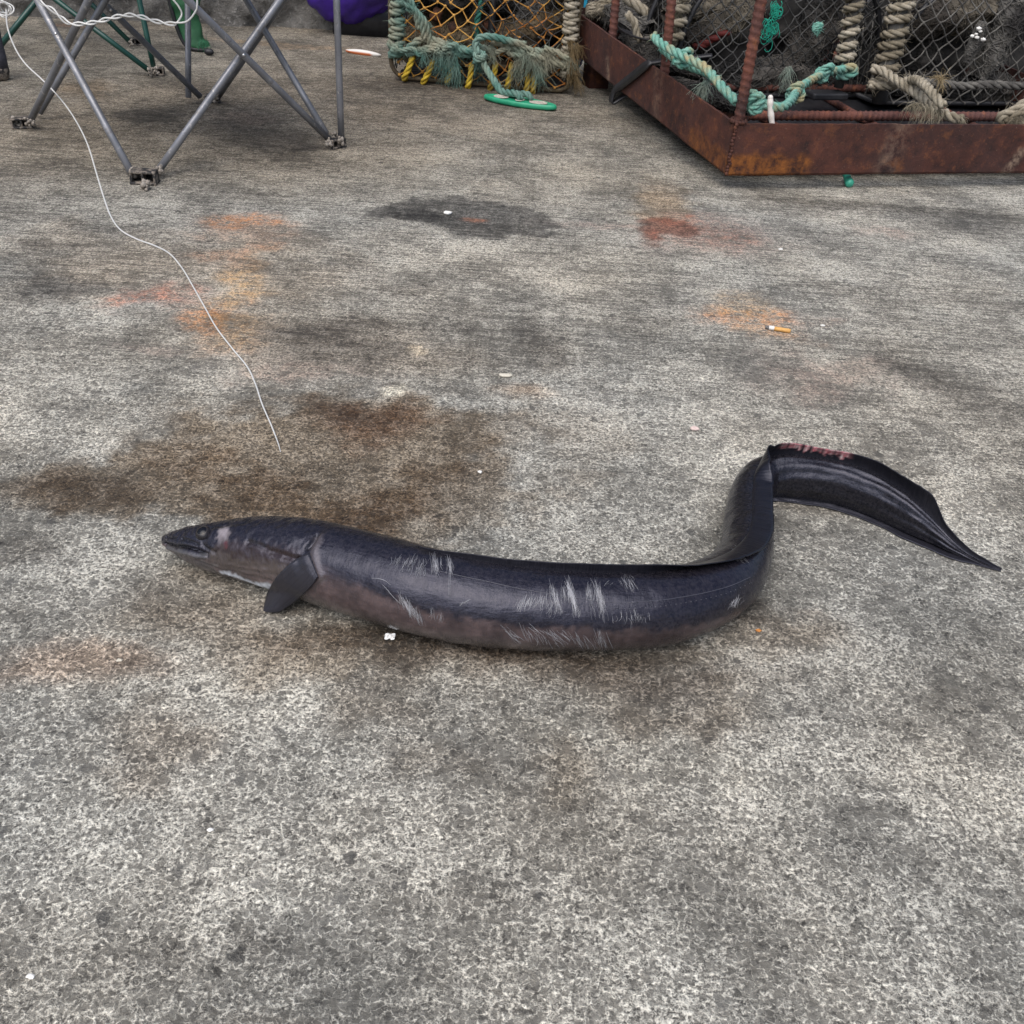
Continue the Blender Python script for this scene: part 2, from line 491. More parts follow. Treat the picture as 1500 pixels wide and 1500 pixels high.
def axis(lo, hi, st, outer):
    n = int(round((hi - lo) / st))
    return np.array([-q + lo for q in reversed(outer)] + [lo + st * i for i in range(n + 1)] + [hi + q for q in outer])
gx = axis(-2.6, 2.3, .011, [.3, 1, 4, 12, 38])
gy = axis(.05, 5.4, .011, [.3, 1, 4, 12, 38])
XX, YY = np.meshgrid(gx, gy, indexing='ij')
def field(sc, oct_, seed):
    out = np.empty(XX.shape)
    o = V((seed, seed * 1.7, seed * .3))
    fx, fy = XX * sc, YY * sc
    fr = noise.fractal
    for i in range(XX.shape[0]):
        rx_, ry_ = fx[i], fy[i]
        out[i] = [fr(V((rx_[j], ry_[j], 0)) + o, .75, 2.1, oct_) for j in range(XX.shape[1])]
    return out
nA1, nA2, nB1, nB2 = field(3.2, 5, 1.3), field(3.2, 5, 9.1), field(17, 4, 4.4), field(17, 4, 14.2)
nT = field(1.1, 6, 22.0); nK = field(5.5, 5, 31.0)
def sstep(x):
    x = np.clip(x, 0, 1); return x * x * (3 - 2 * x)
col = np.ones(XX.shape + (3,))
tw = sstep(nT * .55 + .5)[..., None]
col *= (1 - tw) * np.array((1.05, .99, .90)) + tw * np.array((.98, 1.0, 1.0))
col *= (1 + .26 * np.clip(nK, -1.3, 1.2) + .10 * np.clip(nB1, -1, 1))[..., None]
rust = np.zeros(XX.shape); rcol = np.ones(XX.shape + (3,)); wetm = np.zeros(XX.shape)
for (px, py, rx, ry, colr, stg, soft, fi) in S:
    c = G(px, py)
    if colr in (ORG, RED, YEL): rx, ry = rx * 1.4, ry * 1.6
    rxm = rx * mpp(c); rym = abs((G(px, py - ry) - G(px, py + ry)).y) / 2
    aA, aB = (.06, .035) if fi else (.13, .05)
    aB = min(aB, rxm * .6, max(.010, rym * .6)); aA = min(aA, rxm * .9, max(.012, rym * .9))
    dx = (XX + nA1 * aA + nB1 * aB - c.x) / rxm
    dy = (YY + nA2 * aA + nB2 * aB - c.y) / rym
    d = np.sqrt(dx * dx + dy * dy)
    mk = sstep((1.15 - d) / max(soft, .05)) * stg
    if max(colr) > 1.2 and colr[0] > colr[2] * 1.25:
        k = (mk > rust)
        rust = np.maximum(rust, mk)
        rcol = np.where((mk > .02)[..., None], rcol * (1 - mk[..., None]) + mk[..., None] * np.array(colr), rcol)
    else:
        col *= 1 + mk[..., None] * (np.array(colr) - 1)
    if colr in (BRW, OIL, WTD):
        wetm = np.maximum(wetm, mk)
nxg, nyg = XX.shape
vs = np.stack([XX, YY, np.zeros_like(XX)], -1).reshape(-1, 3)
idg = np.arange(nxg * nyg).reshape(nxg, nyg)
fs = np.stack([idg[:-1, :-1], idg[1:, :-1], idg[1:, 1:], idg[:-1, 1:]], -1).reshape(-1, 4)
me = bpy.data.meshes.new('ground')
me.vertices.add(len(vs)); me.vertices.foreach_set('co', vs.ravel())
me.loops.add(fs.size); me.loops.foreach_set('vertex_index', fs.ravel())
me.polygons.add(len(fs)); me.polygons.foreach_set('loop_start', np.arange(0, fs.size, 4))
me.update(calc_edges=True)
def cattr(nm, arr):
    a_ = me.color_attributes.new(nm, 'FLOAT_COLOR', 'POINT')
    a_.data.foreach_set('color', np.concatenate([arr.reshape(-1, 3), np.ones((len(vs), 1))], 1).ravel())
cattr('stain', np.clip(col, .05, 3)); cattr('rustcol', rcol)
cattr('wear', np.stack([wetm, rust, np.clip(.5 + nK * .35, 0, 1)], -1))
me.materials.append(ground_material())
ground = bpy.data.objects.new('ground', me)
scene.collection.objects.link(ground)
ground['kind'] = 'structure'

# ================================================================== EEL
# px, py, half width (px), height/width, roll (deg), lift (m)
EST = [
    (240.5, 789, 3.0, 1.0, 40, .012), (243, 790, 7.5, 1.0, 40, .012), (248, 791, 12, 1.0, 40, .011), (255, 792, 16, .98, 40, .010),
    (264, 793, 20.5, .97, 40, .009), (276, 795, 25.5, .97, 40, .007), (290, 797, 30.5, .98, 40, .005), (305, 798.5, 34.5, 1, 40, .003),
    (322, 799.5, 39, 1, 40, .001), (345, 801, 44, 1, 40, 0), (368, 803, 48.5, 1, 40, 0), (392, 806, 52.5, 1, 40, 0),
    (416, 810, 56, 1, 40, 0), (440, 815, 59, 1, 40, 0), (464, 821, 60.5, 1, 40, 0), (490, 828, 62, 1, 40, 0),
    (520, 836, 63, 1, 40, 0), (560, 847, 64, 1, 40, 0), (600, 859, 64.5, 1, 40, 0), (640, 869, 64, 1, 40, 0),
    (680, 877.5, 63.5, 1, 40, 0), (720, 884, 62.5, 1, 40, 0), (760, 888, 61.5, 1, 40, 0), (800, 891, 60.5, 1, 40, 0),
    (840, 892.5, 59.5, 1, 39, 0), (880, 893, 58.5, 1, 38, 0), (920, 892, 57.5, 1, 36, 0), (960, 889, 56.5, 1, 33, 0),
    (1000, 881, 54.5, 1, 30, 0), (1040, 867, 51, 1, 25, 0), (1072, 845, 46, 1, 18, 0), (1090, 815, 40, 1, 10, 0),
    (1096, 782, 36.5, 1, 4, 0), (1097, 750, 34, 1, 0, 0), (1101, 722, 32, 1.05, 0, 0), (1115, 701, 31, 1.12, 4, 0),
    (1140, 695, 31, 1.25, 8, 0), (1175, 697, 30.5, 1.35, 10, 0), (1210, 702, 30, 1.4, 10, 0), (1245, 711, 29.5, 1.45, 12, 0),
    (1280, 725, 28, 1.5, 14, 0), (1312, 742, 25, 1.6, 16, 0), (1342, 762, 20.5, 1.7, 18, 0), (1370, 782, 14, 1.8, 20, 0),
    (1395, 801, 8.5, 1.9, 22, 0), (1420, 816, 4, 2, 24, 0), (1445, 828, 2.2, 2, 24, 0), (1466, 836, 1.2, 2, 24, 0),
]
NA = 120
def eel_stations():
    rows = []
    for (px, py, hw, asp, roll, lift) in EST:
        r = hw * 0.0009
        for _ in range(4):
            c = G(px, py, r * asp ** .5 + lift)
            r = hw * mpp(c)
        k = r / math.sqrt((asp * .72) ** 2 + .69 ** 2) if asp != 1.0 else r
        rows.append((V((c.x, c.y, 0)), k * asp, k, roll, lift, V((px, py, 0))))
    return rows
rows = eel_stations()
NS = 14
def seq(i): return catmull([q[i] for q in rows], NS)
eC, eA, eB, eRoll, eLift, ePx = [seq(i) for i in range(6)]
nE = len(eC)
eFrame = []
for i in range(nE):
    tt = (eC[min(i + 1, nE - 1)] - eC[max(i - 1, 0)]); tt.z = 0
    tt.normalize()
    eFrame.append((tt, V((tt.y, -tt.x, 0))))
eArc = [0.0]
for i in range(1, nE):
    eArc.append(eArc[-1] + (eC[i] - eC[i - 1]).length)

def eel_center(i):
    c = eC[i].copy(); c.z = eA[i] * .97 + eLift[i]
    return c
def eel_point(i, th, extra=0.0):           # th: angle in the world cross-section, 0 = flank to the viewer's side
    tt, r = eFrame[i]
    c = eel_center(i)
    p = c + r * ((eB[i] + extra) * math.cos(th)) + V((0, 0, 1)) * ((eA[i] + extra) * math.sin(th))
    flat = .0015
    if p.z < flat + eLift[i]:
        p.z = flat + eLift[i] + (p.z - flat - eLift[i]) * .15
    return p

base_v = [[eel_point(i, 2 * math.pi * k / NA + R_(eRoll[i])) for k in range(NA)] for i in range(nE)]
flatv = [p for r in base_v for p in r]
def eel_faces():
    f = []
    for i in range(nE - 1):
        for k in range(NA):
            k2 = (k + 1) % NA
            f.append((i * NA + k, i * NA + k2, (i + 1) * NA + k2, (i + 1) * NA + k))
    f.append(tuple(reversed(range(NA))))
    f.append(tuple((nE - 1) * NA + k for k in range(NA)))
    return f
eF = eel_faces()
bvh = BVHTree.FromPolygons([tuple(p) for p in flatv], eF)
def onto(px, py):
    h, nrm, idx, dist = bvh.ray_cast(CAM, ray(px, py).normalized())
    if h is None:
        h, nrm, idx, dist = bvh.find_nearest(G(px, py, .03))
    if nrm.dot(CAM - h) < 0: nrm = -nrm
    return h, nrm
from mathutils.kdtree import KDTree
def feature(pl, closed=False):
    pl = [V((x, y, 0)) for x, y in pl]
    if closed: pl = pl + [pl[0]]
    pts = resample(catmull(pl, 6), 1.0)
    kd = KDTree(len(pts))
    for i, q in enumerate(pts):
        kd.insert(onto(q.x, q.y)[0], i)
    kd.balance()
    return kd
def Z5(pl): return [(220 + x / 4.412, 720 + y / 4.41) for x, y in pl]     # enlarged head view -> photo pixels
eye_px = (297.2, 779.5)
ring = [(eye_px[0] + 13.2 * math.cos(a), eye_px[1] + 12.2 * math.sin(a)) for a in [k * .5236 for k in range(12)]]
# polyline, displacement, width, colour, colour width, colour strength
FEAT = [
    (feature(Z5([(98, 338), (150, 355), (230, 362), (300, 382), (368, 408)])), -.0050, .0020, (.004, .004, .005), .0019, 1),
    (feature(Z5([(112, 362), (170, 385), (240, 402), (310, 420), (355, 420)])), .0022, .0024, (.075, .073, .072), .0028, .9),
    (feature(Z5([(110, 320), (160, 332), (230, 338), (300, 352)])), .0012, .0020, (.022, .022, .027), .002, .6),
    (feature(Z5([(205, 305), (260, 318), (310, 345)])), -.0020, .0013, (.004, .004, .005), .0015, .95),
    (feature(Z5([(225, 290), (275, 312), (325, 330), (400, 368)])), .0008, .0014, (.02, .02, .026), .001, .3),
    (feature(Z5([(106, 292), (130, 297), (165, 297)])), -.0022, .0014, (.004, .004, .005), .0012, 1),
    (feature(Z5([(340, 342), (380, 372), (425, 398)])), -.0024, .0022, (.004, .004, .005), .0026, .95),
    (feature(Z5([(395, 232), (450, 222), (560, 215), (650, 190)])), -.0010, .0016, (.003, .003, .004), .0030, .9),
    (feature(Z5([(635, 328), (690, 345), (760, 378), (830, 402), (900, 425), (955, 436)])), -.0032, .0030, (.003, .003, .004), .0040, .95),  # crease darkened in colour, widened for the dark patches in the head's reflections
    (feature(Z5([(640, 348), (700, 360), (760, 388)])), .0016, .0018, (.04, .04, .048), .0014, .7),
    (feature(Z5([(1075, 285), (1055, 320), (1030, 352), (1015, 362)])), -.0045, .0030, (.003, .003, .004), .0042, 1),
    (feature(Z5([(1085, 300), (1072, 350), (1060, 400), (1075, 470), (1100, 560)])), .0014, .0036, (.10, .085, .085), .0048, .6),
    (feature(ring, True), .0008, .0012, (.016, .016, .02), .0012, .6),
    (feature(Z5([(420, 470), (560, 500), (700, 520), (820, 545)])), -.0016, .0011, (.035, .030, .028), .0010, .8),
    (feature(Z5([(300, 445), (420, 488), (540, 520), (660, 545), (780, 575)])), -.0016, .0011, (.040, .036, .034), .0010, .8),
    (feature(Z5([(500, 455), (640, 480), (760, 490)])), -.0012, .0010, (.030, .024, .022), .0009, .7),
    (feature(Z5([(1130, 560), (1080, 600), (1060, 640), (1085, 685)])), -.0014, .0012, (.05, .045, .04), .001, .6),
    (feature(Z5([(470, 262), (472, 330)])), .0004, .002, (.30, .265, .27), .0068, .85),
    (feature(Z5([(490, 338), (494, 358)])), 0, .002, (.50, .06, .08), .0022, .95),
    (feature(Z5([(470, 380), (700, 420), (890, 440)])), 0, .002, (.026, .016, .014), .012, .9),
    (feature(Z5([(420, 440), (560, 480), (740, 510), (840, 520)])), 0, .002, (.080, .066, .056), .010, .75),
    (feature(Z5([(160, 395), (280, 450), (400, 500)])), 0, .002, (.075, .070, .066), .006, .8),
    (feature(Z5([(475, 528), (540, 545), (600, 566), (660, 588), (720, 606), (770, 610)])), .0012, .004, (.50, .53, .56), .0045, .95),
    (feature(Z5([(200, 430), (300, 485), (420, 525)])), 0, .002, (.16, .155, .15), .0016, .4),
]
HEAD_ARC = max(eArc[i] for i in range(nE) if ePx[i].x < 480 and i < nE // 2)
def hn(p, s): return noise.noise(p * s)
mb = MB()
ids = []
EUV = []
for i in range(nE):
    for k in range(NA):
        ph = 2 * math.pi * k / NA
        phd = math.degrees(ph); phd = phd - 360 if phd > 180 else phd
        p = base_v[i][k].copy()
        nr = (p - eel_center(i)).normalized()
        s = eArc[i]
        # skin colour: near black back, slate flank, brownish grey belly
        rag = 7 * hn(p, 60) + 7 * hn(p + V((3, 1, 7)), 190)
        bnd = -17 - 8 * smooth(.25, .5, s) + rag
        t_tail = smooth(.78, .98, s)
        bnd -= 60 * t_tail + 14 * (1 - smooth(.10, .16, s))
        top = smooth(40, 86, phd if phd > -90 else 180)
        flank = V((.0075, .0070, .0115)).lerp(V((.0030, .0028, .0042)), top)
        flank = flank.lerp(V((.004, .0042, .006)), t_tail)
        wst = smooth(.17, .22, s) * (1 - smooth(.24, .33, s))
        bel = V((.105, .074, .070)).lerp(V((.14, .12, .105)), smooth(-45, -75, phd) if False else smooth(40, 75, -phd))
        bel = bel * (1 - .40 * smooth(.30, .62, s)) * (.78 + .5 * hn(p, 35) + .25 * hn(p, 160))
        inb = smooth(bnd + 5 + 16 * wst, bnd - 6 - 8 * wst, phd) if phd > -90 else 1.0
        if phd < -130: inb = 1 - smooth(-160, -150, -(-phd)) if False else smooth(-172, -150, phd)
        c = flank.lerp(bel, inb)
        c = c * (1 + .35 * hn(p, 120))
        d_n = 0.0
        if s < HEAD_ARC + .03:
            hm = 1 - smooth(HEAD_ARC - .01, HEAD_ARC + .02, s)
            for kd, dis, w, col, cw, cs in FEAT:
                _, _, dd = kd.find(p)
                if dd < 4 * max(w, cw):
                    d_n += dis * math.exp(-(dd / w) ** 2)
                    cwn = cw * (1 + .5 * hn(p, 220))
                    c = c.lerp(V(col), cs * (1 - smooth(cwn * .5, cwn * 1.7, dd)))
            d_n += hm * (.0012 * hn(p, 90) + .0006 * hn(p + V((5, 2, 1)), 210))
        # slack of the soft belly and faint folds on the flank
        d_n += t_tail * .0006 * (math.sin(phd * .19 + 1.2 * hn(V((s * 9, 1, 1)), 1)) ) * (1 - smooth(60, 85, abs(phd)))
        d_n += .0012 * hn(V((s * 14, phd * .02, 4)), 1) + .0006 * hn(V((s * 60, phd * .05, 9)), 1)
        p2 = p + nr * d_n
        if p2.z < .0012: p2.z = .0012
        mb.col = (max(.002, c.x), max(.002, c.y), max(.002, c.z))
        mb.vert(p2)
        EUV.append((s, ph * (eA[i] + eB[i]) / 2))
mb.col = None
mb.f = eF

t = NT('eel_skin')
uv = t.n('UVMap').outputs[0]
c = t.attr()
ocord = t.co()
ribs = t.noise(t.mapping(uv, (330, 70, 1)), 1, 3, .6)
blot = t.noise(t.mapping(uv, (26, 52, 1)), 1, 6, .68)
micro = t.noise(ocord, 900, 2)
mid = t.noise(ocord, 260, 3, .6)
torn = t.noise(t.mapping(uv, (160, 40, 1)), 1, 5, .7)
lines = t.noise(t.mapping(uv, (9, 260, 1)), 1, 3, .6)
h = t.math('ADD', t.math('MULTIPLY', ribs, .22), t.math('MULTIPLY', blot, 2.6))
h = t.math('ADD', h, t.math('MULTIPLY', lines, .4))
h = t.math('ADD', h, t.math('MULTIPLY', micro, .05))
h = t.math('ADD', h, t.math('MULTIPLY', mid, .22))
h = t.math('ADD', h, t.math('MULTIPLY', torn, .7))
cc = t.mix(t.rng(mid, .35, .7, 0, .35), c, (.05, .045, .05))
eel_skin = t.set(col=cc, rough=t.rng(torn, .36, .62, .08, .34), spec=.34, coat=.18, stint=(.76, .78, 1.0), ctint=(.85, .88, 1.0),
                 coatr=.05, nrm=t.bump(h, .42, .0016))
t.put(t.b.inputs['Coat Normal'], t.bump(t.math('ADD', t.math('MULTIPLY', torn, 1.2), t.math('MULTIPLY', blot, .8)), .45, .0016))

eel_root = thing('conger_eel', eel_center(int(nE * .45)) * 1, 'long dead navy black conger eel with brown belly lying in an S on the concrete', 'eel')
eel_root.location.z = 0; eel_root['_o'] = tuple(eel_root.location)
body = mb.build('body', eel_skin, eel_root)
bvh = BVHTree.FromPolygons(mb.v, eF)
uvl = body.data.uv_layers.new(name='UVMap')
luv = []
for poly in body.data.polygons:
    ks = [v % NA for v in poly.vertices]
    wrap = (max(ks) > NA * .8 and min(ks) < NA * .2)
    for v in poly.vertices:
        s_, w_ = EUV[v]
        if wrap and v % NA < NA * .5:
            w_ = w_ + 2 * math.pi * (eA[v // NA] + eB[v // NA]) / 2
        luv += [s_, w_]
uvl.data.foreach_set('uv', luv)

# fins
t = NT('eel_fin')
uvf = t.n('UVMap').outputs[0]
c = t.attr()
ry = t.noise(t.mapping(uvf, (520, 14, 1)), 1, 2, .5)
wv = t.noise(t.mapping(uvf, (60, 50, 1)), 1, 3, .6)
eel_fin = t.set(col=t.mix(t.rng(ry, .35, .7, 0, .35), c, (.022, .021, .026)), rough=.30, spec=.34, coat=.10, coatr=.12, stint=(.78, .80, 1.0),
                nrm=t.bump(t.math('ADD', ry, t.math('MULTIPLY', wv, .8)), .7, .0012))
def finish_fin(o, UVs, thick):
    l = o.data.uv_layers.new(name='UVMap')
    b = []
    for poly in o.data.polygons:
        for v in poly.vertices: b += UVs[v]
    l.data.foreach_set('uv', b)
    md = o.modifiers.new('thickness', 'SOLIDIFY')
    md.thickness = thick; md.offset = 0
def at_px(keys, i, lo=0):                      # value keyed by arc fraction
    s = eArc[i] / eArc[-1]
    for (a, va), (b, vb) in zip(keys, keys[1:]):
        if s <= b:
            return lerp(va, vb, smooth(a, b, s) if b > a else 0)
    return keys[-1][1]
def frac(px, py):
    best = min(range(nE), key=lambda i: (ePx[i].x - px) ** 2 + (ePx[i].y - py) ** 2)
    return eArc[best] / eArc[-1]
f0, f1, f2, f3, f4, f5, f6, f7, f8, f9 = [frac(*q) for q in ((590, 856), (720, 884), (920, 892), (1020, 876), (1085, 820), (1098, 735), (1118, 699), (1190, 699), (1320, 747), (1466, 836))]
f5b = (f5 + f6) / 2
HK = [(0, .0005), (f0, .0005), (f1, .009), (f2, .014), (f3, .024), (f4, .031), (f5, .029), (f5b, .030), (f6, .024), (f7, .016), (f8 - .02, .024), (f8 + .02, .027), (f9 - .06, .010), (f9 - .02, .006), (f9, .003)]
FK = [(0, .2), (f0, .2), (f1, .15), (f2, .25), (f3, .80), (f4, .92), (f5, .80), (f5b, .32), (f6, .10), (f7, .05), (f8 - .03, .12), (f9 - .05, .0), (f9, 0)]
BK = [(0, 70), (f0, 70), (f2, 74), (f3, 86), (f4, 92), (f5, 98), (f6, 92), (f9, 90)]
i0 = next(i for i in range(nE) if eArc[i] / eArc[-1] >= f0)
fr0, fr1 = frac(1128, 697), frac(1240, 710)
mb = MB(); UVs = []
NR = 13
rowsid = []
for i in range(i0, nE):
    H_, fo = at_px(HK, i), at_px(FK, i)
    s = eArc[i]
    H_ *= 1 + .05 * noise.noise(V((s * 22, 0, 2))) + .04 * noise.noise(V((s * 140, 0, 5)))
    row = []
    for j in range(NR):
        q = j / (NR - 1)
        th = R_(at_px(BK, i) + eRoll[i]) - fo * q * H_ / max(eB[i], .012)
        lift = -.0035 * (1 - smooth(0, .22, q)) + (1 - fo) * q * H_ + fo * q * q * (.0015 + .0045 * smooth(f2, f3, s / eArc[-1])) * (1 + .6 * noise.noise(V((s * 18, 3, q))))
        p = eel_point(i, th, lift)
        tt, rr = eFrame[i]
        if fo < .5 and s / eArc[-1] > f6:
            p += rr * (.25 * q * q * H_ * (1 + noise.noise(V((s * 22, 8, 0)))))
        if p.z < .002: p.z = .002
        col = V((.006, .006, .0085)) * (1 + .4 * noise.noise(p * 150))
        sf = s / eArc[-1]; tear = smooth(fr0, fr0 + .01, sf) * (1 - smooth(fr1 - .01, fr1, sf)) * smooth(.35, .6, q + .35 * noise.noise(p * 200))
        col = col.lerp(V((.50, .13, .15)).lerp(V((.55, .36, .36)), .5 + noise.noise(p * 260)), max(0, min(1, tear * (.6 + 1.4 * noise.noise(V((s * 190, 1, 1)))))))
        mb.col = tuple(max(.003, x) for x in col)
        row.append(mb.vert(p)); UVs.append((s, q * .03))
    rowsid.append(row)
for A, B in zip(rowsid, rowsid[1:]):
    for j in range(NR - 1):
        mb.f.append((A[j], B[j], B[j + 1], A[j + 1]))
mb.col = None
finish_fin(mb.build('dorsal_fin', eel_fin, eel_root), UVs, .0011)

mb = MB(); UVs = []; rowsid = []
i1 = next(i for i in range(nE) if eArc[i] / eArc[-1] >= f6)
for i in range(i1, nE):
    s = eArc[i]
    x = (s / eArc[-1] - f6) / (1 - f6)
    H_ = (.004 + .004 * smooth(0, .2, x) + .004 * smooth(.5, .75, x) - .010 * smooth(.8, 1, x)) * (1 + .15 * noise.noise(V((s * 50, 2, 2))))
    row = []
    for j in range(8):
        q = j / 7
        p = eel_point(i, R_(-52), 0) + eFrame[i][1] * (q * H_)
        p.z = max(.0022, p.z * (1 - q * .8) + .0012 * noise.noise(V((s * 60, q, 1))) * q)
        mb.col = tuple(V((.012, .012, .016)) * (1 + .5 * q))
        row.append(mb.vert(p)); UVs.append((s, q * .02))
    rowsid.append(row)
for A, B in zip(rowsid, rowsid[1:]):
    for j in range(7): mb.f.append((A[j], B[j], B[j + 1], A[j + 1]))
mb.col = None
finish_fin(mb.build('anal_fin', eel_fin, eel_root), UVs, .0011)

# pectoral fin: leaf from the flank down to the concrete
upE = Z5([(1045, 385), (1000, 408), (930, 445), (860, 505), (800, 575), (762, 650), (742, 720), (733, 768)])
loE = Z5([(1090, 545), (1075, 565), (1050, 605), (1000, 655), (950, 700), (890, 742), (825, 778), (740, 776)])
up = catmull([V((x, y, 0)) for x, y in upE], 5); lo = catmull([V((x, y, 0)) for x, y in loE], 5)
hu, hl = onto(*upE[0])[0].z, onto(*loE[0])[0].z
mb = MB(); UVs = []; rowsid = []
n_ = len(up)
for i in range(n_):
    q = i / (n_ - 1)
    row = []
    for j in range(15):
        w = j / 14
        pp = up[i].lerp(lo[i], w)
        h_ = lerp(lerp(hu, hl, w), .003, smooth(-.15, 1, q)) + .008 * math.sin(math.pi * q) * math.sin(math.pi * w)
        P = G(pp.x, pp.y, max(h_, .003))
        hit = bvh.ray_cast(CAM, ray(pp.x, pp.y).normalized())
        if hit[0] is not None:
            dmax = hit[3] - .001 - .004 * min(1, q * 5)
            if (P - CAM).length > dmax: P = CAM + (P - CAM).normalized() * dmax
            if q < .08: P = CAM + (P - CAM).normalized() * (hit[3] + .002)
        mb.col = tuple(V((.012, .012, .016)).lerp(V((.032, .031, .037)), .5 + .5 * noise.noise(V((w * 14, q * 2, 3)))))
        row.append(mb.vert(P)); UVs.append((w * .045, q * .09))
    rowsid.append(row)
for A, B in zip(rowsid, rowsid[1:]):
    for j in range(14): mb.f.append((A[j], B[j], B[j + 1], A[j + 1]))
mb.col = None
finish_fin(mb.build('pectoral_fin', eel_fin, eel_root), UVs, .0013)

# eye
t = NT('eel_eye')
eye_m = t.set(col=t.attr(), rough=.22, spec=.35, coat=.0, coatr=.03)
ep, en = onto(*eye_px)
ec = ep - en * .0046
er = 13.0 * mpp(ep)
mb = MB()
axx = en.orthogonal().normalized(); axy = en.cross(axx)
rws = []
for i in range(25):
    a = math.pi * .62 * i / 24
    row = []
    for k in range(32):
        b = 2 * math.pi * k / 32
        mb.col = (.004, .004, .006) if a < .62 else ((.050, .042, .038) if a < .69 else ((.016, .014, .015) if a < 1.1 else (.010, .010, .013)))
        row.append(mb.vert(ec + (en * (math.cos(a) * .92) + (axx * math.cos(b) + axy * math.sin(b)) * math.sin(a)) * er))
    rws.append(row)
for A, B in zip(rws, rws[1:]):
    for k in range(32): mb.f.append((A[k], A[(k + 1) % 32], B[(k + 1) % 32], B[k]))
mb.col = None
mb.build('eye', eye_m, eel_root)

# scratches: torn slime and grazes, thin raised strips on the skin
def Z6(x, y): return 460 + x / 3.0, 750 + y / 3.0
def Z7(x, y): return 900 + x / 2.5, 630 + y / 2.5
mb = MB()
t = NT('graze')
scr = t.set(col=t.mix(t.noise(t.co(), 200), (.16, .16, .18), (.50, .50, .52)), rough=.6)
def flush():
    global mb
    if mb.v: mb.build('scratch_marks', scr, eel_root)
    mb = MB()
def stroke(pl, r):
    pts = []
    for x, y in pl:
        h_, nr = onto(x, y)
        pts.append(h_ + nr * .0006)
    pts = catmull(pts, 3)
    n = len(pts)
    r *= .35
    mb.tube(pts, [r * (.35 + .65 * math.sin(math.pi * (i + .4) / (n))) for i in range(n)], 4, cap=False)
def cluster(a, b, n, dx, dy, spread, r=.00034, Z=Z6, ljit=.5):
    for k in range(int(n * 1.5)):
        q = rnd.random()
        x = lerp(a[0], b[0], q) + rnd.gauss(0, spread); y = lerp(a[1], b[1], q) + rnd.gauss(0, spread)
        L = rnd.uniform(1 - ljit, 1 + ljit)
        ex, ey = dx * L + rnd.gauss(0, .16) * abs(dy) * L, dy * L + rnd.gauss(0, .12) * abs(dx) * L
        mx, my = rnd.gauss(0, 4), rnd.gauss(0, 2)
        pl = [Z(x - ex / 2, y - ey / 2), Z(x - ex * .15 + mx * .6, y - ey * .15), Z(x + ex * .2 + mx, y + ey * .2 + my), Z(x + ex / 2, y + ey / 2)]
        stroke(pl, r * rnd.uniform(.35, 1.35))
cluster((330, 210), (500, 225), 26, -14, 34, 9)
cluster((380, 240), (490, 262), 20, -12, 36, 9)
cluster((515, 225), (545, 240), 16, 4, 70, 4)
cluster((560, 220), (562, 225), 3, 2, 50, 2)
cluster((588, 230), (606, 240), 12, 2, 80, 3)
for x0 in (596, 602): stroke([Z6(x0, 205), Z6(x0 - 1, 260), Z6(x0 - 4, 320), Z6(x0 - 3, 372)], .0004)
flush(); stroke([Z6(255, 291), Z6(285, 293), Z6(315, 303), Z6(338, 322)], .0007)
stroke([Z6(300, 318), Z6(322, 340), Z6(345, 368), Z6(382, 404)], .0007)
cluster((375, 380), (480, 480), 34, 14, 42, 8)
cluster((395, 395), (455, 455), 20, 20, 60, 5, .0004)
cluster((510, 440), (560, 470), 10, -8, 40, 8)
flush(); cluster((650, 405), (680, 388), 8, -18, 20, 4)
flush(); cluster((890, 408), (1010, 380), 46, -16, 44, 8)
cluster((1000, 400), (1050, 420), 22, -8, 40, 12)
cluster((1045, 345), (1080, 420), 26, 14, 70, 8)
cluster((1095, 340), (1100, 370), 8, 4, 60, 4)
cluster((1118, 325), (1145, 420), 38, 14, 70, 6, .00045)
cluster((1160, 430), (1165, 450), 5, -8, 40, 5)
flush(); cluster((1200, 345), (1225, 370), 14, -8, 60, 6)
cluster((1235, 330), (1270, 410), 34, 12, 80, 6)
cluster((1225, 430), (1275, 450), 8, 4, 50, 8)
flush(); cluster((1350, 300), (1400, 320), 12, 16, 40, 8)
cluster((1280, 320), (1300, 312), 3, -22, 18, 5)
flush(); cluster((830, 520), (900, 560), 9, 44, 34, 7, .0004)
cluster((910, 530), (1030, 570), 14, 22, 50, 9, .0004)
cluster((960, 510), (1080, 550), 16, 34, 28, 9, .0004)
cluster((1040, 560), (1130, 545), 18, 30, 30, 12, .0004)
cluster((1130, 560), (1280, 580), 22, 22, 44, 9, .0004)
cluster((1240, 530), (1275, 575), 10, 12, 60, 6)
flush(); cluster((1300, 470), (1480, 460), 12, 4, 30, 15)
flush(); cluster((1400, 440), (1420, 460), 4, 14, 40, 5)
flush(); cluster((430, 480), (520, 400), 22, 26, 30, 10, .00032, Z7)
flush(); cluster((420, 640), (460, 625), 12, 12, -26, 6, .0005, Z7)
flush(); cluster((60, 555), (70, 565), 7, 16, 30, 8, .0003, Z7)
flush(); cluster((60, 680), (130, 690), 6, 2, 26, 8, .0003, Z7)
flush()
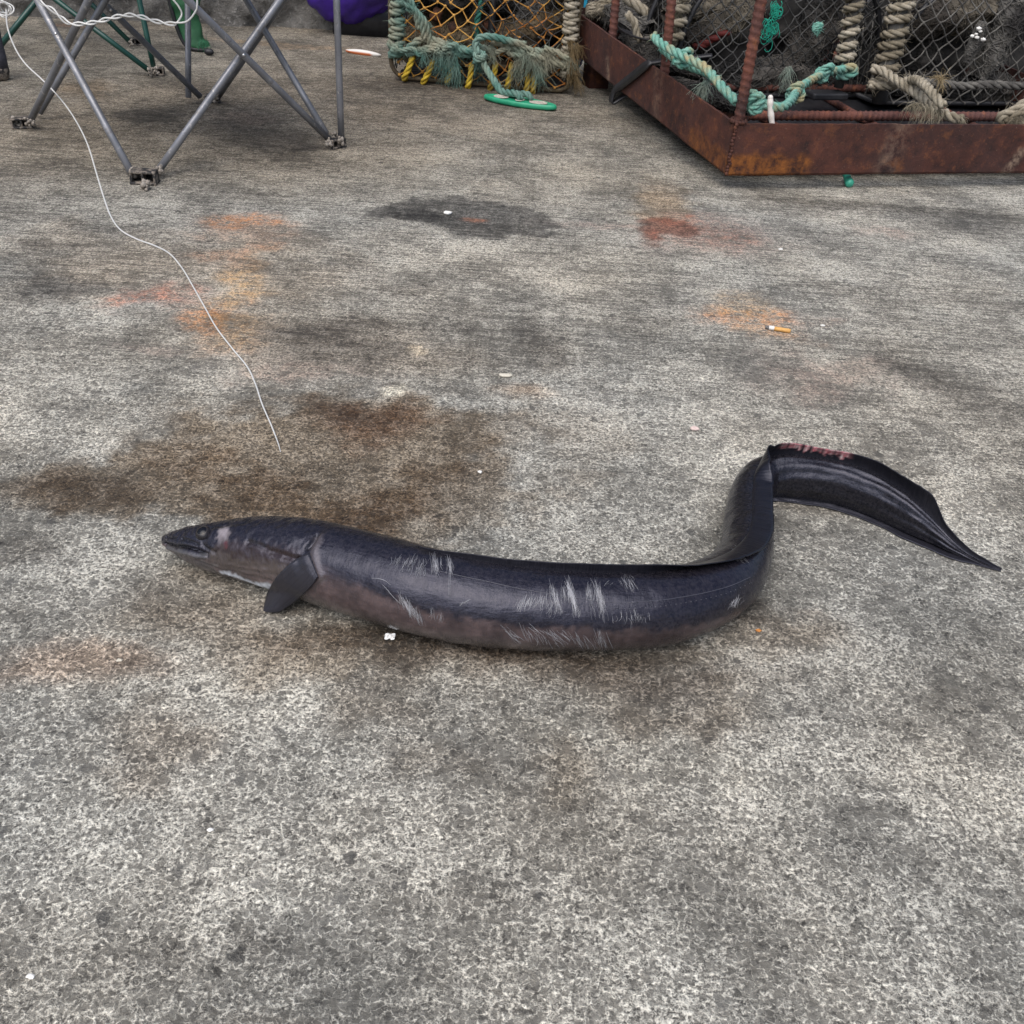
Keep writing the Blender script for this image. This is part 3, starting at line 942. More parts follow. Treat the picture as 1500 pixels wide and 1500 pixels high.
# lateral line with its row of pores
mb = MB()
ll = [V((*Z6(x, y), 0)) for x, y in ((545, 258), (640, 280), (760, 305), (870, 330), (960, 347), (1120, 372), (1290, 394), (1420, 398))] + \
     [V((*Z7(x, y), 0)) for x, y in ((60, 629), (160, 624), (250, 611), (330, 596), (420, 572), (500, 537))]
pts = [sum(onto(q.x, q.y), V()) if False else onto(q.x, q.y)[0] + onto(q.x, q.y)[1] * .0001 for q in resample(catmull(ll, 6), 3)]
mb.tube(pts, .00042, 4, cap=False)
for q in resample(catmull([p + V((0, 9, 0)) for p in ll], 6), 7.5):
    h_, nr = onto(q.x, q.y)
    mb.ball(h_, .0007, 5, 4)
t = NT('lateral_line_skin')
mb.build('lateral_line', t.set(col=(.06, .06, .075), rough=.4), eel_root)

# ================================================================== SEA WALL
W0, W1 = G(40, 25), G(560, 46)
wdir = (W1 - W0).normalized()
wn_ = V((wdir.y, -wdir.x, 0))                    # towards the viewer
if wn_.y > 0: wn_ = -wn_
t = NT('rough_wall_concrete')
o = t.co()
a1 = t.noise(o, 9, 5, .65); a2 = t.noise(o, 40, 5, .7); a3 = t.noise(o, 150, 3, .6)
c = t.mix(t.rng(a1, .35, .65), (.07, .066, .06), (.17, .163, .15))
c = t.mix(t.rng(a2, .56, .70), c, (.30, .29, .27))
c = t.mix(t.rng(a2, .42, .30), c, (.035, .033, .03))
wall_m = t.set(col=c, rough=.9, nrm=t.bump(t.math('ADD', a2, t.math('MULTIPLY', a3, .5)), .9, .012))
mb = MB()
def wall_fn(u, v):
    L = lerp(-6.0, 4.4, u)
    if v < .85:
        z = v / .85 * 2.3; back = 0  # unseen upper part raised to block low sky behind the eel
    else:
        z = 2.3; back = (v - .85) / .15 * .5
    p = W0 + wdir * L
    q = V((L * 7, z * 9, 1))
    d = .035 * noise.fractal(q, .8, 2.0, 5) + .03 * noise.noise(q * .35)
    p = p - wn_ * (back - d * (1 if back == 0 else .3))
    p.z = z + (.02 * noise.noise(q) if back else 0) - .02
    return p
mb.grid(560, 150, wall_fn)
mb.build('sea_wall', wall_m, label='rough grey concrete sea wall along the back of the quay', cat='wall')

# ================================================================== SHARED MATERIALS
def steel_rust(name, light=1.0):
    t = NT(name)
    o = t.co()
    at = t.n('SeparateColor'); t.put(at.inputs[0], t.attr())
    a1 = t.noise(o, 8, 6, .70); a2 = t.noise(o, 38, 6, .72); a3 = t.noise(o, 190, 3, .6); a4 = t.noise(o, 3.5, 4, .6)
    L = light
    c = t.mix(t.rng(a1, .36, .62), (.028 * L, .014 * L, .013 * L), (.088 * L, .032 * L, .022 * L))
    c = t.mix(t.rng(a4, .45, .60, 0, .6), c, (.050 * L, .026 * L, .024 * L))
    c = t.mix(t.rng(a2, .54, .70, 0, .8), c, (.15 * L, .055 * L, .026 * L))
    c = t.mix(t.rng(a2, .44, .30, 0, .8), c, (.016, .011, .011))
    c = t.mix(t.rng(t.noise(o, 6, 5, .75), .60, .72, 0, .6), c, (.20 * L, .075 * L, .026 * L))
    c = t.mix(t.rng(a3, .66, .74, 0, .45), c, (.26, .17, .13))
    org = t.mix(t.rng(a2, .36, .64), (.055, .020, .010), (.24, .085, .020))
    if name == 'rusted_steel':
        c = t.mix(t.math('MULTIPLY', at.outputs[0], t.rng(a2, .30, .50, .35, 1)), c, org)
        c = t.mix(t.math('MULTIPLY', at.outputs[1], t.rng(a2, .40, .60)), c, (.30, .22, .16))
    return t.set(col=c, rough=.8, spec=.28, nrm=t.bump(t.math('ADD', t.math('ADD', a2, a1), t.math('MULTIPLY', a3, .6)), .65, .003))
RUST = steel_rust('rusted_steel')
REBAR = steel_rust('rusted_rebar', 1.7)
t = NT('grey_painted_tube')
o = t.co()
c = t.mix(t.rng(t.noise(o, 18, 5), .35, .65), (.15, .155, .17), (.22, .225, .245))
c = t.mix(t.rng(t.noise(t.mapping(o, (70, 70, 30)), 1, 5, .75), .60, .68, 0, .8), c, (.46, .44, .41))
c = t.mix(t.rng(t.noise(o, 25, 5, .7), .60, .70, 0, .6), c, (.10, .085, .07))
TUBE = t.set(col=c, rough=t.rng(t.noise(o, 60, 4), .3, .7, .25, .5), metal=.3, spec=.5, nrm=t.bump(t.noise(o, 300, 3), .1, .0005))
TUBEG = mat_var('green_painted_tube', (.004, .035, .028), (.008, .06, .045), 18, .35, .1, 300, .0005, spec=.5, coat=.2)
t = NT('dirty_plastic')
o = t.co()
c = t.mix(t.rng(t.noise(o, 60, 4, .7), .46, .58), (.012, .012, .013), (.20, .17, .14))
DIRTY = t.set(col=c, rough=.7, nrm=t.bump(t.noise(o, 200, 4), .7, .002))
CRUST = mat_var('dried_mud', (.20, .17, .14), (.33, .30, .26), 80, .9, .8, 250, .003)
STEEL = mat_var('bright_rivet', (.5, .5, .5), (.6, .6, .6), 50, .3, .1, 300, .0003, metal=.8)
BLACKPL = mat_var('black_rubber', (.010, .010, .012), (.022, .022, .025), 40, .5, .4, 200, .001)
TEAL = mat_fibre('teal_rope', (.085, .20, .165), (.20, .30, .25), (.30, .29, .21), 22)
TURQ = mat_fibre('turquoise_rope', (.11, .33, .26), (.26, .46, .38), (.40, .35, .20), 60)
CREAM = mat_fibre('cream_rope', (.30, .26, .19), (.48, .43, .34), (.20, .17, .12), 40)
YELR = mat_fibre('yellow_rope', (.48, .31, .020), (.68, .50, .06), (.24, .17, .04), 40)
YELN = mat_fibre('yellow_twine', (.50, .25, .05), (.62, .36, .10), (.45, .17, .04), 20)
BLKN = mat_fibre('dark_twine', (.050, .050, .050), (.12, .117, .11), (.03, .03, .03), 30)
GRYN = mat_fibre('grey_twine', (.085, .08, .074), (.20, .19, .17), (.045, .042, .04), 30)
BEIGE = mat_fibre('beige_netting', (.14, .12, .09), (.27, .235, .18), (.07, .06, .05), 25)
DARKN = mat_fibre('dark_netting', (.016, .016, .016), (.05, .047, .044), (.11, .10, .088), 14)
BROWN = mat_fibre('brown_netting', (.10, .072, .042), (.19, .145, .09), (.05, .036, .026), 20)

# ================================================================== CAMP CHAIRS
def tube_thing(root, name, a, b, r, mat, n=14, ext=0.0, label=None):
    mb = MB()
    e = (b - a).normalized() * ext
    mb.tube([a, lerp(a, b, .25), lerp(a, b, .5), lerp(a, b, .75), b + e], r, n)
    return mb.build(name, mat, root, label=label)
def leg(root, foot_px, foot_h, top_px, topY, r, mat, ztop=.436):
    a = G(*foot_px, foot_h)
    b = D(*top_px, topY)
    d = b - a
    b2 = a + d * ((ztop - a.z) / d.z)
    tube_thing(root, 'leg', a, b2, r, mat)
    return a, b2
def foot(root, px, yaw=0.0, s=1.0, sockets=()):
    """pivot foot: an open plastic bracket with two sockets, crusted with mud"""
    c = G(*px)
    ux = V((math.cos(yaw), math.sin(yaw), 0)); uy = V((-ux.y, ux.x, 0)); uz = V((0, 0, 1))
    mb = MB()
    h = .026 * s
    mb.box(c + uz * .003, ux, uy, uz, .027 * s, .017 * s, .003)
    mb.box(c + uz * (h - .002), ux, uy, uz, .026 * s, .015 * s, .0028)
    for q in (-1, 0, 1):
        mb.box(c + ux * (q * .0235 * s) + uz * (h / 2), ux, uy, uz, .0028, .0145 * s, h / 2 - .0045)
    mb.box(c + uy * (.0125 * s) + uz * (h / 2), ux, uy, uz, .0205 * s, .0022, h / 2 - .0046)
    o_ = mb.build('foot', DIRTY, root, smooth_=False)
    bv = o_.modifiers.new('soft', 'BEVEL'); bv.width = .0018; bv.segments = 2
    for p in sockets:
        mb = MB()
        for _ in range(14):
            mb.ball(p + V((rnd.gauss(0, .005), rnd.gauss(0, .005), rnd.gauss(-.002, .006))) * s, rnd.uniform(.0025, .006) * s, 7, 5, jit=.25)
        q = MB.build(mb, 'mud_crust', CRUST, o_)
    return o_
fA, fB, fC, fD = (213, 268), (493, 216), (33, 187), (312, 150)
gA, gB, gC, gD = [G(*q) for q in (fA, fB, fC, fD)]
chair = thing('camp_chair', (gA + gB + gC + gD) / 4, 'folding camp chair with crossed grey steel legs and muddy black feet', 'chair')
FH = .018
r_ = .0088
def mixY(a, b, k): return a.y + (b.y - a.y) * k
chair_legs = [((234, 247), (410, 0), mixY(gA, gB, .75)), ((192, 252), (55, 0), mixY(gA, gC, .55)),
              ((44, 178), (130, 0), mixY(gC, gA, .55)), ((58, 165), (150, 8), mixY(gC, gD, .3)),
              ((484, 206), (275, 0), mixY(gB, gA, .75)), ((478, 196), (361, 0), mixY(gB, gD, .55)),
              ((500, 205), (493, 0), gB.y + .01), ((293, 141), (147, 0), mixY(gD, gC, .55)),
              ((320, 141), (416, 0), mixY(gD, gB, .6)), ((276, 143), (275, 0), gD.y + .06)]
tops = []
for f_, t_, Y in chair_legs:
    tops.append(leg(chair, f_, FH, t_, Y, r_, TUBE))
foot(chair, fA, .05, 1.15, [G(232, 247, .022), G(196, 250, .022), G(214, 270, .012)])
foot(chair, fB, .9, .9, [G(482, 208, .02), G(500, 207, .02), G(490, 200, .02)])
foot(chair, fC, .4, 1.0, [G(44, 180, .02), G(22, 180, .012)])
foot(chair, fD, .2, .85, [G(316, 143, .02)])
for px, k in (((81, 50), 1), ((359, 78), 4), ((162, 15), 7)):
    P0 = D(*px, tops[k][0].y)
    a, b = tops[k]
    # nearest point of that leg to the view ray
    d1 = (b - a).normalized(); d2 = ray(*px).normalized()
    w0 = a - CAM; bq = d1.dot(d2); dq = d1.dot(w0); eq = d2.dot(w0)
    s_ = (bq * eq - dq) / (1 - bq * bq)
    P0 = a + d1 * s_ - d2 * r_ * .95
    mb = MB(); mb.ball(P0, .0042, 10, 6)
    mb.build('rivet', STEEL, chair)
mb = MB()
sx = [gA, gB, gD, gC]
ctr = sum(sx, V()) / 4
def seat_fn(u, v):
    p = lerp(lerp(sx[0], sx[1], u), lerp(sx[3], sx[2], u), v)
    p = ctr + (p - ctr) * .95
    p.z = .452 - .03 * math.sin(math.pi * u) * math.sin(math.pi * v)
    return p
mb.grid(20, 20, seat_fn)
so_ = mb.build('seat', mat_var('dark_canvas', (.02, .02, .024), (.035, .035, .04), 90, .85, .4, 600, .001), chair)
md = so_.modifiers.new('cloth', 'SOLIDIFY'); md.thickness = .004

gch = thing('camp_chair', G(170, 85), 'folding camp chair with thin dark green legs behind the grey one', 'chair')
gl = [((221, 105), (82, 0), G(228, 108).y - .02), ((226, 103), (204, 0), G(228, 108).y + .02), ((192, 63), (128, 0), G(200, 66).y - .05)]
for f_, t_, Y in gl:
    leg(gch, f_, .015, t_, Y, .0085, TUBEG)
a = G(-12, 82, .015); b = D(55, 0, a.y + .12); d = b - a
tube_thing(gch, 'leg', a, a + d * ((.5 - a.z) / d.z), .0095, TUBEG)
foot(gch, (-14, 84), .3, 1.0)
foot(gch, (230, 110), .2, .95, [G(220, 104, .02), G(228, 104, .02)])
foot(gch, (199, 66), .3, .9, [G(192, 63, .02)])
mb = MB()
gcs = [G(-12, 84), G(230, 110), G(199, 66), G(-5, 45)]
gctr = sum(gcs, V()) / 4
def gseat(u, v):
    p = lerp(lerp(gcs[0], gcs[1], u), lerp(gcs[3], gcs[2], u), v)
    p = gctr + (p - gctr) * .8
    p.z = .50 - .03 * math.sin(math.pi * u) * math.sin(math.pi * v)
    return p
mb.grid(16, 16, gseat)
so_ = mb.build('seat', mat_var('green_canvas', (.006, .05, .035), (.01, .07, .05), 90, .85, .4, 600, .001), gch)
md = so_.modifiers.new('cloth', 'SOLIDIFY'); md.thickness = .004

# padded post at the left edge
pp = G(1, 117)
post = thing('padded_post', pp, 'thick dark grey padded post with muddy tip at the left edge', 'post')
mb = MB()
pts = [pp + V((0, 0, .035 + .42 * k / 12)) for k in range(13)]
mb.tube(pts, [.030 * (1 + .05 * math.sin(k * 2.1)) for k in range(13)], 20)
mb.build('padding', mat_var('charcoal_webbing', (.045, .045, .058), (.085, .085, .105), 50, .85, .6, 420, .002), post)
mb = MB()
mb.tube([pp + V((0, 0, z)) for z in (0, .008, .02, .034, .04)], [.020, .027, .030, .031, .0285], 20, rfun=lambda i, th: 1 + .08 * noise.noise(V((i, math.cos(th) * 2, math.sin(th) * 2))))
mb.build('tip', DIRTY, post)

# green carry bag
bag = thing('carry_bag', G(300, 74), 'green fabric carry bag with black trim slumped by the wall', 'bag')
by = G(310, 75).y
prof = [(244, -40, 300, -40), (246, -5, 294, -5), (252, 20, 291, 22), (258, 40, 296, 42), (264, 55, 299, 56), (271, 66, 304, 62), (281, 71, 306, 68)]
L_ = catmull([V((a, b, 0)) for a, b, c_, d_ in prof], 5); Rr = catmull([V((c_, d_, 0)) for a, b, c_, d_ in prof], 5)
mb = MB()
nn = len(L_)
rows_ = []
for i in range(nn):
    A_, B_ = D(L_[i].x, L_[i].y, by), D(Rr[i].x, Rr[i].y, by)
    A_.z = max(A_.z, .012); B_.z = max(B_.z, .012)
    c_ = (A_ + B_) / 2; hx = (B_ - A_) / 2
    row = []
    for k in range(28):
        th = 2 * math.pi * k / 28
        p = c_ + hx * math.cos(th) + V((0, .035 * math.sin(th), 0))
        p += V((.4, 1, .3)) * (.010 * noise.noise(p * 22))
        row.append(mb.vert(p))
    rows_.append(row)
for A, B in zip(rows_, rows_[1:]):
    for k in range(28): mb.f.append((A[k], B[k], B[(k + 1) % 28], A[(k + 1) % 28]))
mb.f.append(tuple(rows_[-1])); mb.f.append(tuple(reversed(rows_[0])))
mb.build('pouch', mat_var('green_nylon', (.014, .075, .030), (.022, .11, .045), 25, .6, .5, 60, .004), bag)
mb = MB()
mb.tube(catmull([D(p.x + 1, p.y, by - .03) for p in L_[::5]] + [D(290, 73, by - .03), D(305, 73, by - .03)], 3), .007, 8)
mb.ball(G(306, 76, .012), .014, 10, 7, (1.3, .8, .8), .1)
mb.build('trim', BLACKPL, bag)
mb = MB()
for k in range(26):
    mb.fray(D(rnd.uniform(290, 306), rnd.uniform(58, 68), by - .035), V((.5, -.4, -.2)), 2, .03, 1.0)
mb.build('frayed_hem', mat_var('green_thread', (.02, .13, .06), (.03, .17, .08), 30), bag)

# purple bag against the wall
pb = G(540, 42)
mb = MB()
def pur(u, v):
    th = u * math.pi * 2; ph = v * math.pi
    p = V((math.cos(th) * math.sin(ph) * .22, math.sin(th) * math.sin(ph) * .13, -math.cos(ph) * .17))
    p += V((p.x, p.y, p.z)).normalized() * (.030 * noise.fractal(p * 7 + V((5, 0, 0)), .8, 2, 4))
    return D(535, -22, pb.y - .14) + p + V((0, 0, .05 + .06 * p.x / .2))
mb.grid(60, 36, pur)
pm = mat_var('purple_nylon', (.030, .008, .17), (.050, .014, .26), 20, .5, .3, 60, .004)
purple = thing('holdall', G(540, 30), 'slumped purple nylon bag propped against the concrete wall', 'bag')
mb.build('fabric', pm, purple)
mb = MB()
c0 = D(535, -22, pb.y - .14)
mb.box(V((c0.x, c0.y + .02, .062)), V((1, 0, 0)), V((0, 1, 0)), V((0, 0, 1)), .13, .06, .0615)  # black block added for the shadow under the bag
mb.build('shadow_block', BLACKPL, purple)

# blue cloth between pot and crate
mb = MB()
bp = D(845, 2, 3.85)
def blu(u, v):
    th = u * 6.2832; ph = v * math.pi
    p = V((math.cos(th) * math.sin(ph) * .05, math.sin(th) * math.sin(ph) * .06, -math.cos(ph) * (bp.z * .5 + .03)))
    return V((bp.x, bp.y, bp.z * .5 + .03)) + p * (1 + .25 * noise.noise(p * 18))
mb.grid(40, 26, blu)
t = NT('blue_cloth')
f_ = t.rng(t.noise(t.co(), 14, 3), .47, .50)
mb.build('oilskin', t.set(col=t.mix(f_, (.03, .025, .28), (.03, .33, .50)), rough=.5, nrm=t.bump(t.noise(t.co(), 40, 4), .5, .006)),
         label='blue and cyan oilskin bundle standing behind the rusty crate corner', cat='cloth')

# ================================================================== FISHING LINE
t = NT('clear_line')
LINE = t.set(col=(.68, .68, .66), rough=.3, spec=.5, trans=.15)
lp = [(9, 13), (11, 40), (22, 70), (37, 93), (59, 114), (79, 134), (99, 158), (117, 187), (130, 216), (142, 256), (153, 292), (163, 318),
      (177, 337), (200, 350), (227, 360), (249, 372), (267, 393), (283, 420), (300, 450), (317, 480), (340, 510), (362, 537), (374, 562), (384, 592), (397, 622), (407, 648), (411, 662)]
h0 = D(9, 13, pp.y - .035).z
pts = []
for i, (x, y) in enumerate(lp):
    k = max(0, 1 - i / 11.0)
    pts.append(G(x, y, .0022 + (h0 - .0022) * k ** 1.15))
pts = catmull(pts, 7)
line = thing('fishing_line', V((G(250, 372).x, G(250, 372).y, 0)), 'clear white fishing line snaking across the concrete towards the eel', 'line')
mb = MB()
n_ = len(pts)
mb.tube(pts, [lerp(.0022, .0011, (i / n_) ** .8) * (1 if i < n_ * .93 else lerp(1, .35, (i / n_ - .93) / .07)) for i in range(n_)], 8)
mb.build('strand', LINE, line)
mb = MB()
kc = D(7, 12, pp.y - .035)
for q in range(4):
    r0 = .014 + .005 * q * .5
    loop = [kc + V((math.cos(a + q) * r0 * (1.5 if q % 2 else .9), -.004 * q + .006 * math.sin(2 * a), math.sin(a + q) * r0 * (.8 if q % 2 else 1.2))) for a in [k * .35 for k in range(19)]]
    mb.tube(catmull(loop, 2), .0022, 7)
mb.build('knot', LINE, line)
# twisted pair hanging from the chair seat
cy = mixY(gA, gC, .28)
tp = [(52, -30), (57, 0), (75, 13), (90, 26), (101, 34), (119, 35), (142, 32), (168, 25), (187, 22), (205, 24), (224, 30), (243, 34), (256, 35)]
P = catmull([D(x, y, cy) for x, y in tp], 8)
fr = frames(P)
tw = thing('twisted_line', V((D(150, 30, cy).x, cy, 0)), 'pair of white lines twisted together hanging between the grey chair legs', 'line')
for s_ in (0, 1):
    q = []
    acc = 0
    for i, (p, (tt, n1, n2)) in enumerate(zip(P, fr)):
        if i: acc += (P[i] - P[i - 1]).length
        th = acc / .062 * 6.283 + s_ * math.pi
        q.append(p + n1 * math.cos(th) * .0034 + n2 * math.sin(th) * .0034)
    end = [(266, 22), (262, 10), (250, -6), (240, -30)] if s_ else [(272, 32), (283, 22), (289, 6), (285, -30)]
    q += catmull([q[-1]] + [D(x, y, cy + .02 * s_) for x, y in end], 8)[1:]
    mb = MB(); mb.tube(q, .0021, 7)
    mb.build('strand', LINE, tw)

# ================================================================== CIGARETTE BUTT
c0, c1 = G(1121, 479, .0042), G(1158, 485, .0042)
ax = (c1 - c0).normalized(); L_ = (c1 - c0).length
cig = thing('cigarette_butt', V((c0.x, c0.y, 0)), 'burnt cigarette end with tan filter on a rust stain', 'cigarette')
tan = mat_var('cork_paper', (.52, .27, .075), (.66, .38, .12), 300, .7, .2, 900, .0004)
wht = mat_var('cigarette_paper', (.75, .74, .70), (.62, .60, .56), 200, .8, .3, 500, .0005)
ash = mat_var('burnt_ash', (.01, .01, .01), (.30, .29, .28), 420, .95, .8, 700, .001)
def seg(a, b, r, mat, nm, jit=0.0, taper=1.0):
    mb = MB()
    mb.tube([c0 + ax * (L_ * lerp(a, b, k / 6)) for k in range(7)], [r * lerp(taper, 1, k / 6) for k in range(7)], 18, rfun=(lambda i, th: 1 + jit * noise.noise(V((i * 1.7, math.cos(th) * 3, math.sin(th) * 3)))))
    mb.build(nm, mat, cig)
seg(.36, 1.0, .0040, tan, 'filter')
seg(.15, .357, .0041, wht, 'paper', .12)
seg(0, .148, .0038, ash, 'ash', .5, .6)

# ================================================================== SMALL LITTER
shell = mat_var('shell_white', (.70, .68, .62), (.80, .79, .76), 200, .5, .3, 300, .001)
pinks = mat_var('shell_pink', (.55, .40, .36), (.66, .55, .50), 200, .5, .3, 300, .001)
creams = mat_var('pebble_cream', (.50, .45, .36), (.62, .58, .48), 200, .7, .3, 300, .001)
orng = mat_var('rust_crumb', (.40, .15, .03), (.5, .22, .06), 200, .8, .5, 300, .001)
def chip(px, py, rx, mat, nm, label, cat, flat=.45, seed=0, asp=.7, group=None):
    c = G(px, py); r = rx * mpp(c)
    mb = MB()
    rr = random.Random(seed)
    n, m_ = 9, 5
    rws = []
    offs = [rr.uniform(.7, 1.25) for _ in range(n)]
    for i in range(m_ + 1):
        ph = math.pi * i / m_
        rws.append([mb.vert(c + V((math.sin(ph) * math.cos(6.283 * k / n) * r * offs[k], math.sin(ph) * math.sin(6.283 * k / n) * r * offs[k] * asp,
                     r * flat * (1 + math.cos(ph) * (1 + .3 * rr.uniform(-1, 1)))))) for k in range(n)])
    for A, B in zip(rws, rws[1:]):
        for k in range(n): mb.f.append((A[k], B[k], B[(k + 1) % n], A[(k + 1) % n]))
    mb.build(nm, mat, smooth_=False, label=label, cat=cat, group=group)
chip(656, 314, 7, shell, 'shell_chip', 'white shell chip lying on the dark oil stain', 'shell', .35, 1)
chip(740, 551, 9, creams, 'pebble', 'flat cream pebble on bare concrete behind the eel', 'pebble', .22, 2)
chip(703, 693, 4, shell, 'shell_chip', 'tiny white speck of shell at the edge of the brown wet patch', 'shell', .5, 3)
chip(1017, 629, 8, pinks, 'shell_chip', 'pale pink shell flake left of the raised eel tail', 'shell', .3, 4)
chip(45, 1432, 6, shell, 'shell_chip', 'small white shell chip in the near left corner', 'shell', .4, 5)
chip(308, 1217, 5, shell, 'shell_chip', 'small oval white shell chip on concrete well below the eel head', 'shell', .5, 6)
chip(1111, 925, 5, orng, 'rust_crumb', 'orange crumb of rust beside the eel belly', 'crumb', .4, 7)
chip(1143, 366, 4, shell, 'shell_chip', 'white shell sliver between the crate and the cigarette butt', 'shell', .3, 8)
chip(175, 968, 5, creams, 'pebble', 'thin cream chip of stone on concrete left of the fin', 'pebble', .3, 9)
chip(1205, 478, 3.5, shell, 'shell_chip', 'tiny white chip just right of the cigarette butt', 'shell', .4, 10)
# crumpled scrap of white paper
c = G(571, 936); mb = MB()
def scrap(u, v):
    p = V(((u - .5) * .011, (v - .5) * .009, .003))
    return c + p + V((.4, .3, 1)) * (.003 * noise.noise(V((u * 3.1, v * 2.7, 4)))) + V((0, 0, .001))
mb.grid(9, 9, scrap)
q = mb.build('paper_scrap', mat_var('white_paper', (.78, .78, .76), (.85, .85, .84), 100, .8, .2, 300, .001), smooth_=False,
             label='crumpled white scrap of paper in front of the eel belly', cat='paper')
md = q.modifiers.new('t', 'SOLIDIFY'); md.thickness = .0008
# orange and white plastic sliver under the purple bag
a, b = G(507, 74, .008), G(558, 81, .005)
mb = MB(); axv = (b - a)
pts = [a + axv * k / 10 for k in range(11)]
mb.tube(pts, [.011 * math.sin(math.pi * min(.97, (k + .6) / 11)) ** .6 for k in range(11)], 12)
for i, p in enumerate(mb.v):
    mb.c[i] = (.62, .60, .56) if (p[2] > .010 - .003 * (p[0] - a.x) / axv.x or p[0] > lerp(a.x, b.x, .75)) else (.50, .13, .04)
t = NT('two_tone_plastic')
mb.build('plastic_sliver', t.set(col=t.attr(), rough=.4), label='orange and white plastic sliver lying beside the lobster pot', cat='litter')

# ================================================================== LOBSTER POT
PL, PR = G(573, 117), G(838, 139)
pux = (PR - PL); PW = pux.length; pux.normalize()
puy = V((-pux.y, pux.x, 0))
def PT(u, v, z): return PL + pux * u + puy * v + V((0, 0, z))
PH, PD = .36, .40
pot = thing('lobster_pot', PT(PW / 2, PD / 2, 0), 'lobster pot bound in frayed teal rope with yellow netting beside the crate', 'lobster pot')
def rrect(v, z0, z1, r=.05, u0=0, u1=None):
    u1 = PW if u1 is None else u1
    pts = []
    for cx, cz, a0 in ((u1 - r, z0 + r, -90), (u1 - r, z1 - r, 0), (u0 + r, z1 - r, 90), (u0 + r, z0 + r, 180)):
        for k in range(6):
            a = R_(a0 + 90 * k / 5)
            pts.append(PT(cx + r * math.cos(a), v, cz + r * math.sin(a)))
    return pts + [pts[0]]
mb = MB()
for v in (0, PD / 2, PD): mb.tube(rrect(v, .010, PH, .055), .0075, 9)
for u, z in ((.05, .010), (PW - .05, .010), (.02, .075), (PW - .02, .075), (0.06, PH), (PW - .06, PH)):
    mb.tube([PT(u, 0, z), PT(u, PD, z)], .0075, 9)
mb.tube([PT(0, 0, .075), PT(PW * .5, -.004, .07), PT(PW, 0, .075)], .0075, 9)
mb.build('frame', mat_var('weedy_steel', (.05, .035, .022), (.11, .085, .045), 60, .8, .7, 200, .003), pot)
# rubber base slats
mb = MB()
for k in range(6):
    mb.box(PT(PW / 2, PD * (k + .5) / 6, .022), pux, puy, V((0, 0, 1)), PW / 2 - .03, .018, .006)
mb.build('base_slats', BLACKPL, pot, smooth_=False)
# netting
def pfront(u, v): return PT(lerp(.03, PW - .03, u) + .006 * noise.noise(V((u * 5, v * 5, 6))), -.006 - .022 * math.sin(math.pi * u) * math.sin(math.pi * v), lerp(.02, PH, v))
def pback(u, v): return PT(lerp(.0, PW, u), PD, lerp(.02, PH, v))
def pleft(u, v): return PT(.0, PD * u, lerp(.02, PH, v))
def pright(u, v): return PT(PW, PD * u, lerp(.02, PH, v))
def ptop(u, v): return PT(PW * u, PD * v, PH - .02 * math.sin(math.pi * u))
mb = MB()
mb.net(pfront, 19, 14, .0020, .42, 2.6, .08)
mb.build('front_netting', YELN, pot)
mb = MB()
for f_ in (pback, pleft, pright, ptop): mb.net(f_, 16, 12, .0018, .3, 0, .04, sub=1)
mb.build('netting', BLKN, pot)
# parlour funnel and bait mesh inside
mb = MB()
def fun(u, v):
    th = u * 6.2832
    r = lerp(.16, .05, v)
    return PT(PW * .70 + math.cos(th) * r * 1.1, .05 + .26 * v, .20 + math.sin(th) * r * .85) + V((1, 1, 1)) * (.01 * noise.noise(V((u * 9, v * 5, 1))))
mb.grid(64, 20, fun)
def bun(u, v):
    return PT(lerp(.03, PW * .46, u), .16 + .05 * noise.noise(V((u * 5, v * 5, 3))), lerp(.015, .30, v)) 
mb.grid(50, 30, bun)
for k in range(260):
    u, v = rnd.random(), rnd.random()
    p = (fun if k % 2 else bun)(u, v)
    mb.fibre(p - puy * .004, V((rnd.uniform(-1, 1), -.2, rnd.uniform(-1, 1))).normalized(), .06, .0012, .1, 5, .5)
mb.build('inner_funnel', BROWN, pot)
mb = MB()
def lin(u, v): return PT(lerp(.03, PW - .03, u), PD * .85, lerp(.01, .33, v)) + V((1, 1, 1)) * (.02 * noise.noise(V((u * 5, v * 3, 8))))
mb.grid(20, 12, lin)
for px, py in ((665, 42), (640, 22), (715, 38)):
    mb.ball(D(px, py, PT(PW * .4, .10, 0).y), .022, 8, 6, jit=.3)
mb.build('inner_lining', mat_var('rust_dark', (.012, .010, .009), (.10, .035, .015), 25, .9, .6, 120, .004), pot)
mb = MB()
mb.tube([D(x, y, PT(PW * .52, -.004, 0).y) for x, y in ((724, -30), (722, 10), (720, 40), (726, 78))], [.007, .011, .012, .008], 8)
mb.build('bungee', BLACKPL, pot)
# wrapped uprights
def wrap(a, b, rh, rr, pitch, mat, name, root, fuzz=0, cols=None, jit=.12, lean=None):
    d = b - a; L = d.length; d.normalize()
    n1 = d.orthogonal().normalized(); n2 = d.cross(n1)
    turns = L / pitch
    N = int(turns * 14)
    pts = []
    for i in range(N + 1):
        th = 6.2832 * i / 14
        k = i / N
        rj = rh * (1 + jit * noise.noise(V((i * .11, rh * 90, a.x * 5))))
        s_ = L * k + pitch * .3 * noise.noise(V((i * .09, 4, a.x * 9)))
        if lean: s_ += lean * math.cos(th)
        pts.append(a + d * s_ + n1 * (math.cos(th) * rj) + n2 * (math.sin(th) * rj))
    mb = MB()
    mb.rope(pts, rr, fuzz=fuzz, fl=rr * 1.6, cols=cols)
    return mb.build(name, mat, root)
wrap(PT(.020, -.005, .075), PT(.030, -.005, PH + .01), .018, .0125, .025, TEAL, 'rope_wrapping', pot, 110)
